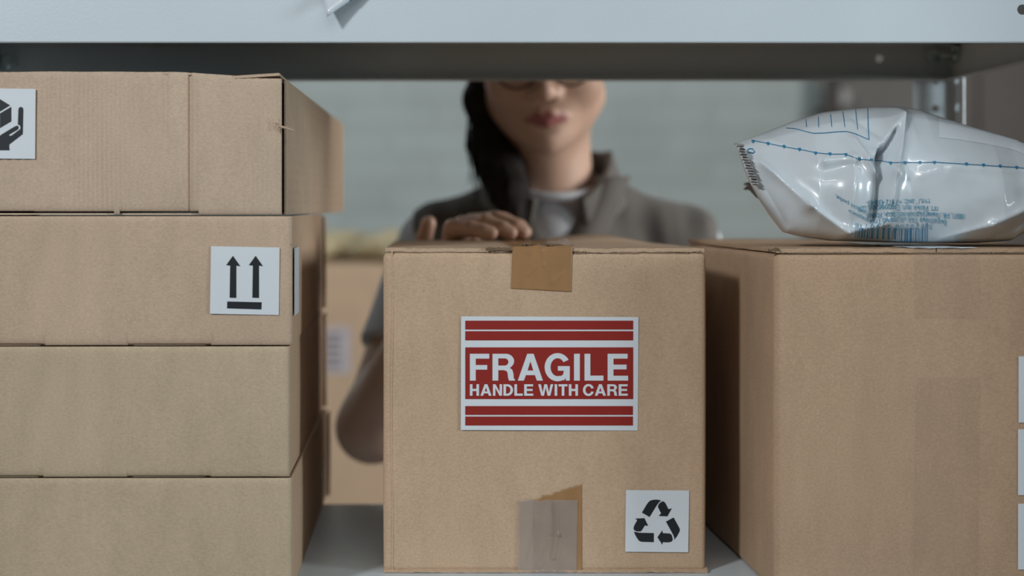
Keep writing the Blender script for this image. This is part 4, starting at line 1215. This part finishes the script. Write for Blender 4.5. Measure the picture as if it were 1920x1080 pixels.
# vest
vf = Field((-.10, 1.86, .86), (.42, 2.24, 1.50), .004)
torso(vf, .014)
vf.cone(ShR + Vector((.014,0,-.004)), ShR.lerp(ElR, .3) + Vector((.03,0,0)), .056, .052, .02); vf.cone(ShL - Vector((.010,0,.004)), ShL.lerp(ElL, .3) - Vector((.03,0,0)), .056, .052, .02)
vf.cut(lambda X, Y, Z: (X + .028 + .10*(1.38-Z)*0), .004)
vf.cut(lambda X, Y, Z: (.350 - X), .004)
def vopen(X, Y, Z):
    t = np.clip((Z - 1.345)/.085, 0, 1.6)
    c = BX - .012 + .0*t; w = -.010 + .060*t**.8
    return np.maximum(np.abs(X - c) - w, Y - 2.05)
vf.cut(lambda X, Y, Z: vopen(X, Y, Z), .004)
vf.ell((BX-.010, 2.02, 1.47), (.066, .080, .075), .006, sub=True)
V, Fq = vf.polygonise()
for i in range(len(V)):
    p = Vector(V[i]); a = noise.noise(Vector((p.x*34, p.z*10, p.y*10)))*.007 + noise.noise(Vector((p.x*16, p.z*22, 3)))*.004
    V[i] += np.array([0, -a, a*.3])
vest = mesh('vest', V, Fq, M['vest'], person, smooth=True)
# stand collar of the vest, open at the front with lapels falling outwards
def collar(u, w):
    t = (u - .5) * 2 * math.radians(158)           # 0 = back of neck
    s = math.sin(t); c = math.cos(t); fr = max(0, -c)
    hgt = .058 - .022*fr; fl_ = .010 + .020*fr + .012*abs(s)
    rx = .090 - w*.026 + w*w*.006; ry = .080 - w*.012 + w*fr*.02
    cx, cy = BX - .008, 2.028
    base_z = 1.412 - .045*fr**1.3
    z = base_z + hgt*w
    x = cx + rx*s; y = cy + ry*c - .012*fr
    return (x, y, z + .004*noise.noise(Vector((u*9, w*3, 1))))
v, f = sheet(collar, 90, 14, .007); mesh('collar', v, f, M['vest'], person, smooth=True)
# folded lapel strip down the lit side
def lapel(side):
    def fn(u, w):
        z = 1.434 - .10*w; t = w
        x0 = .150 - .006*t + side*(.047 - .045*t); wd = .040 + .014*t*(1-t) - .004*t
        x = x0 + side*wd*u; y = 1.985 - .045*math.sin(min(1, .15 + t)*math.pi*.5) - .010*math.sin(u*math.pi) + .018*u
        return (x, y, z + .004*u*(1-t) - .006*u*t)
    return fn
for s in (-1, 1):
    v, f = sheet(lapel(s), 12, 24, .006); mesh('lapel', v, f, M['vest'], person, smooth=True)
for k in range(3):
    m = MB(); p = (BX - .004, 1.938 - .006*k, 1.338 - .06*k); m.tube([(p[0], p[1]-.004, p[2]), (p[0], p[1]-.008, p[2])], [.0075,.0065], 16); m.build('snap_button', M['zinc'], person)
# trousers and shoes (hidden behind the shelf, built so the figure stands)
m = MB()
for s in (-1, 1):
    x = BX + s*.085
    m.tube([(x*1 , 2.07, .97), (x, 2.07, .80), (x + s*.005, 2.06, .5), (x + s*.01, 2.07, .1)], [.088,.085,.062,.052], 20)
m.tube([(BX, 2.07, 1.02), (BX, 2.07, .95), (BX, 2.07, .88)], [.15,.155,.13], 24)
v = [Vector((p.x, 2.07 + (p.y-2.07)*.75, p.z)) for p in m.v]; mesh('trousers', v, m.f, M['trousers'], person, smooth=True)
for s in (-1, 1):
    x = BX + s*.095
    v, f = box_verts(.095, .26, .10, .035, 6, .003, 2+s)
    mesh('shoe', [Vector((p.x + x, p.y + 2.03, .05 + p.z*(1 - max(0, -p.y)*2.2) - max(0,-p.y)*.10)) for p in v], f, M['shoe'], person, smooth=True)
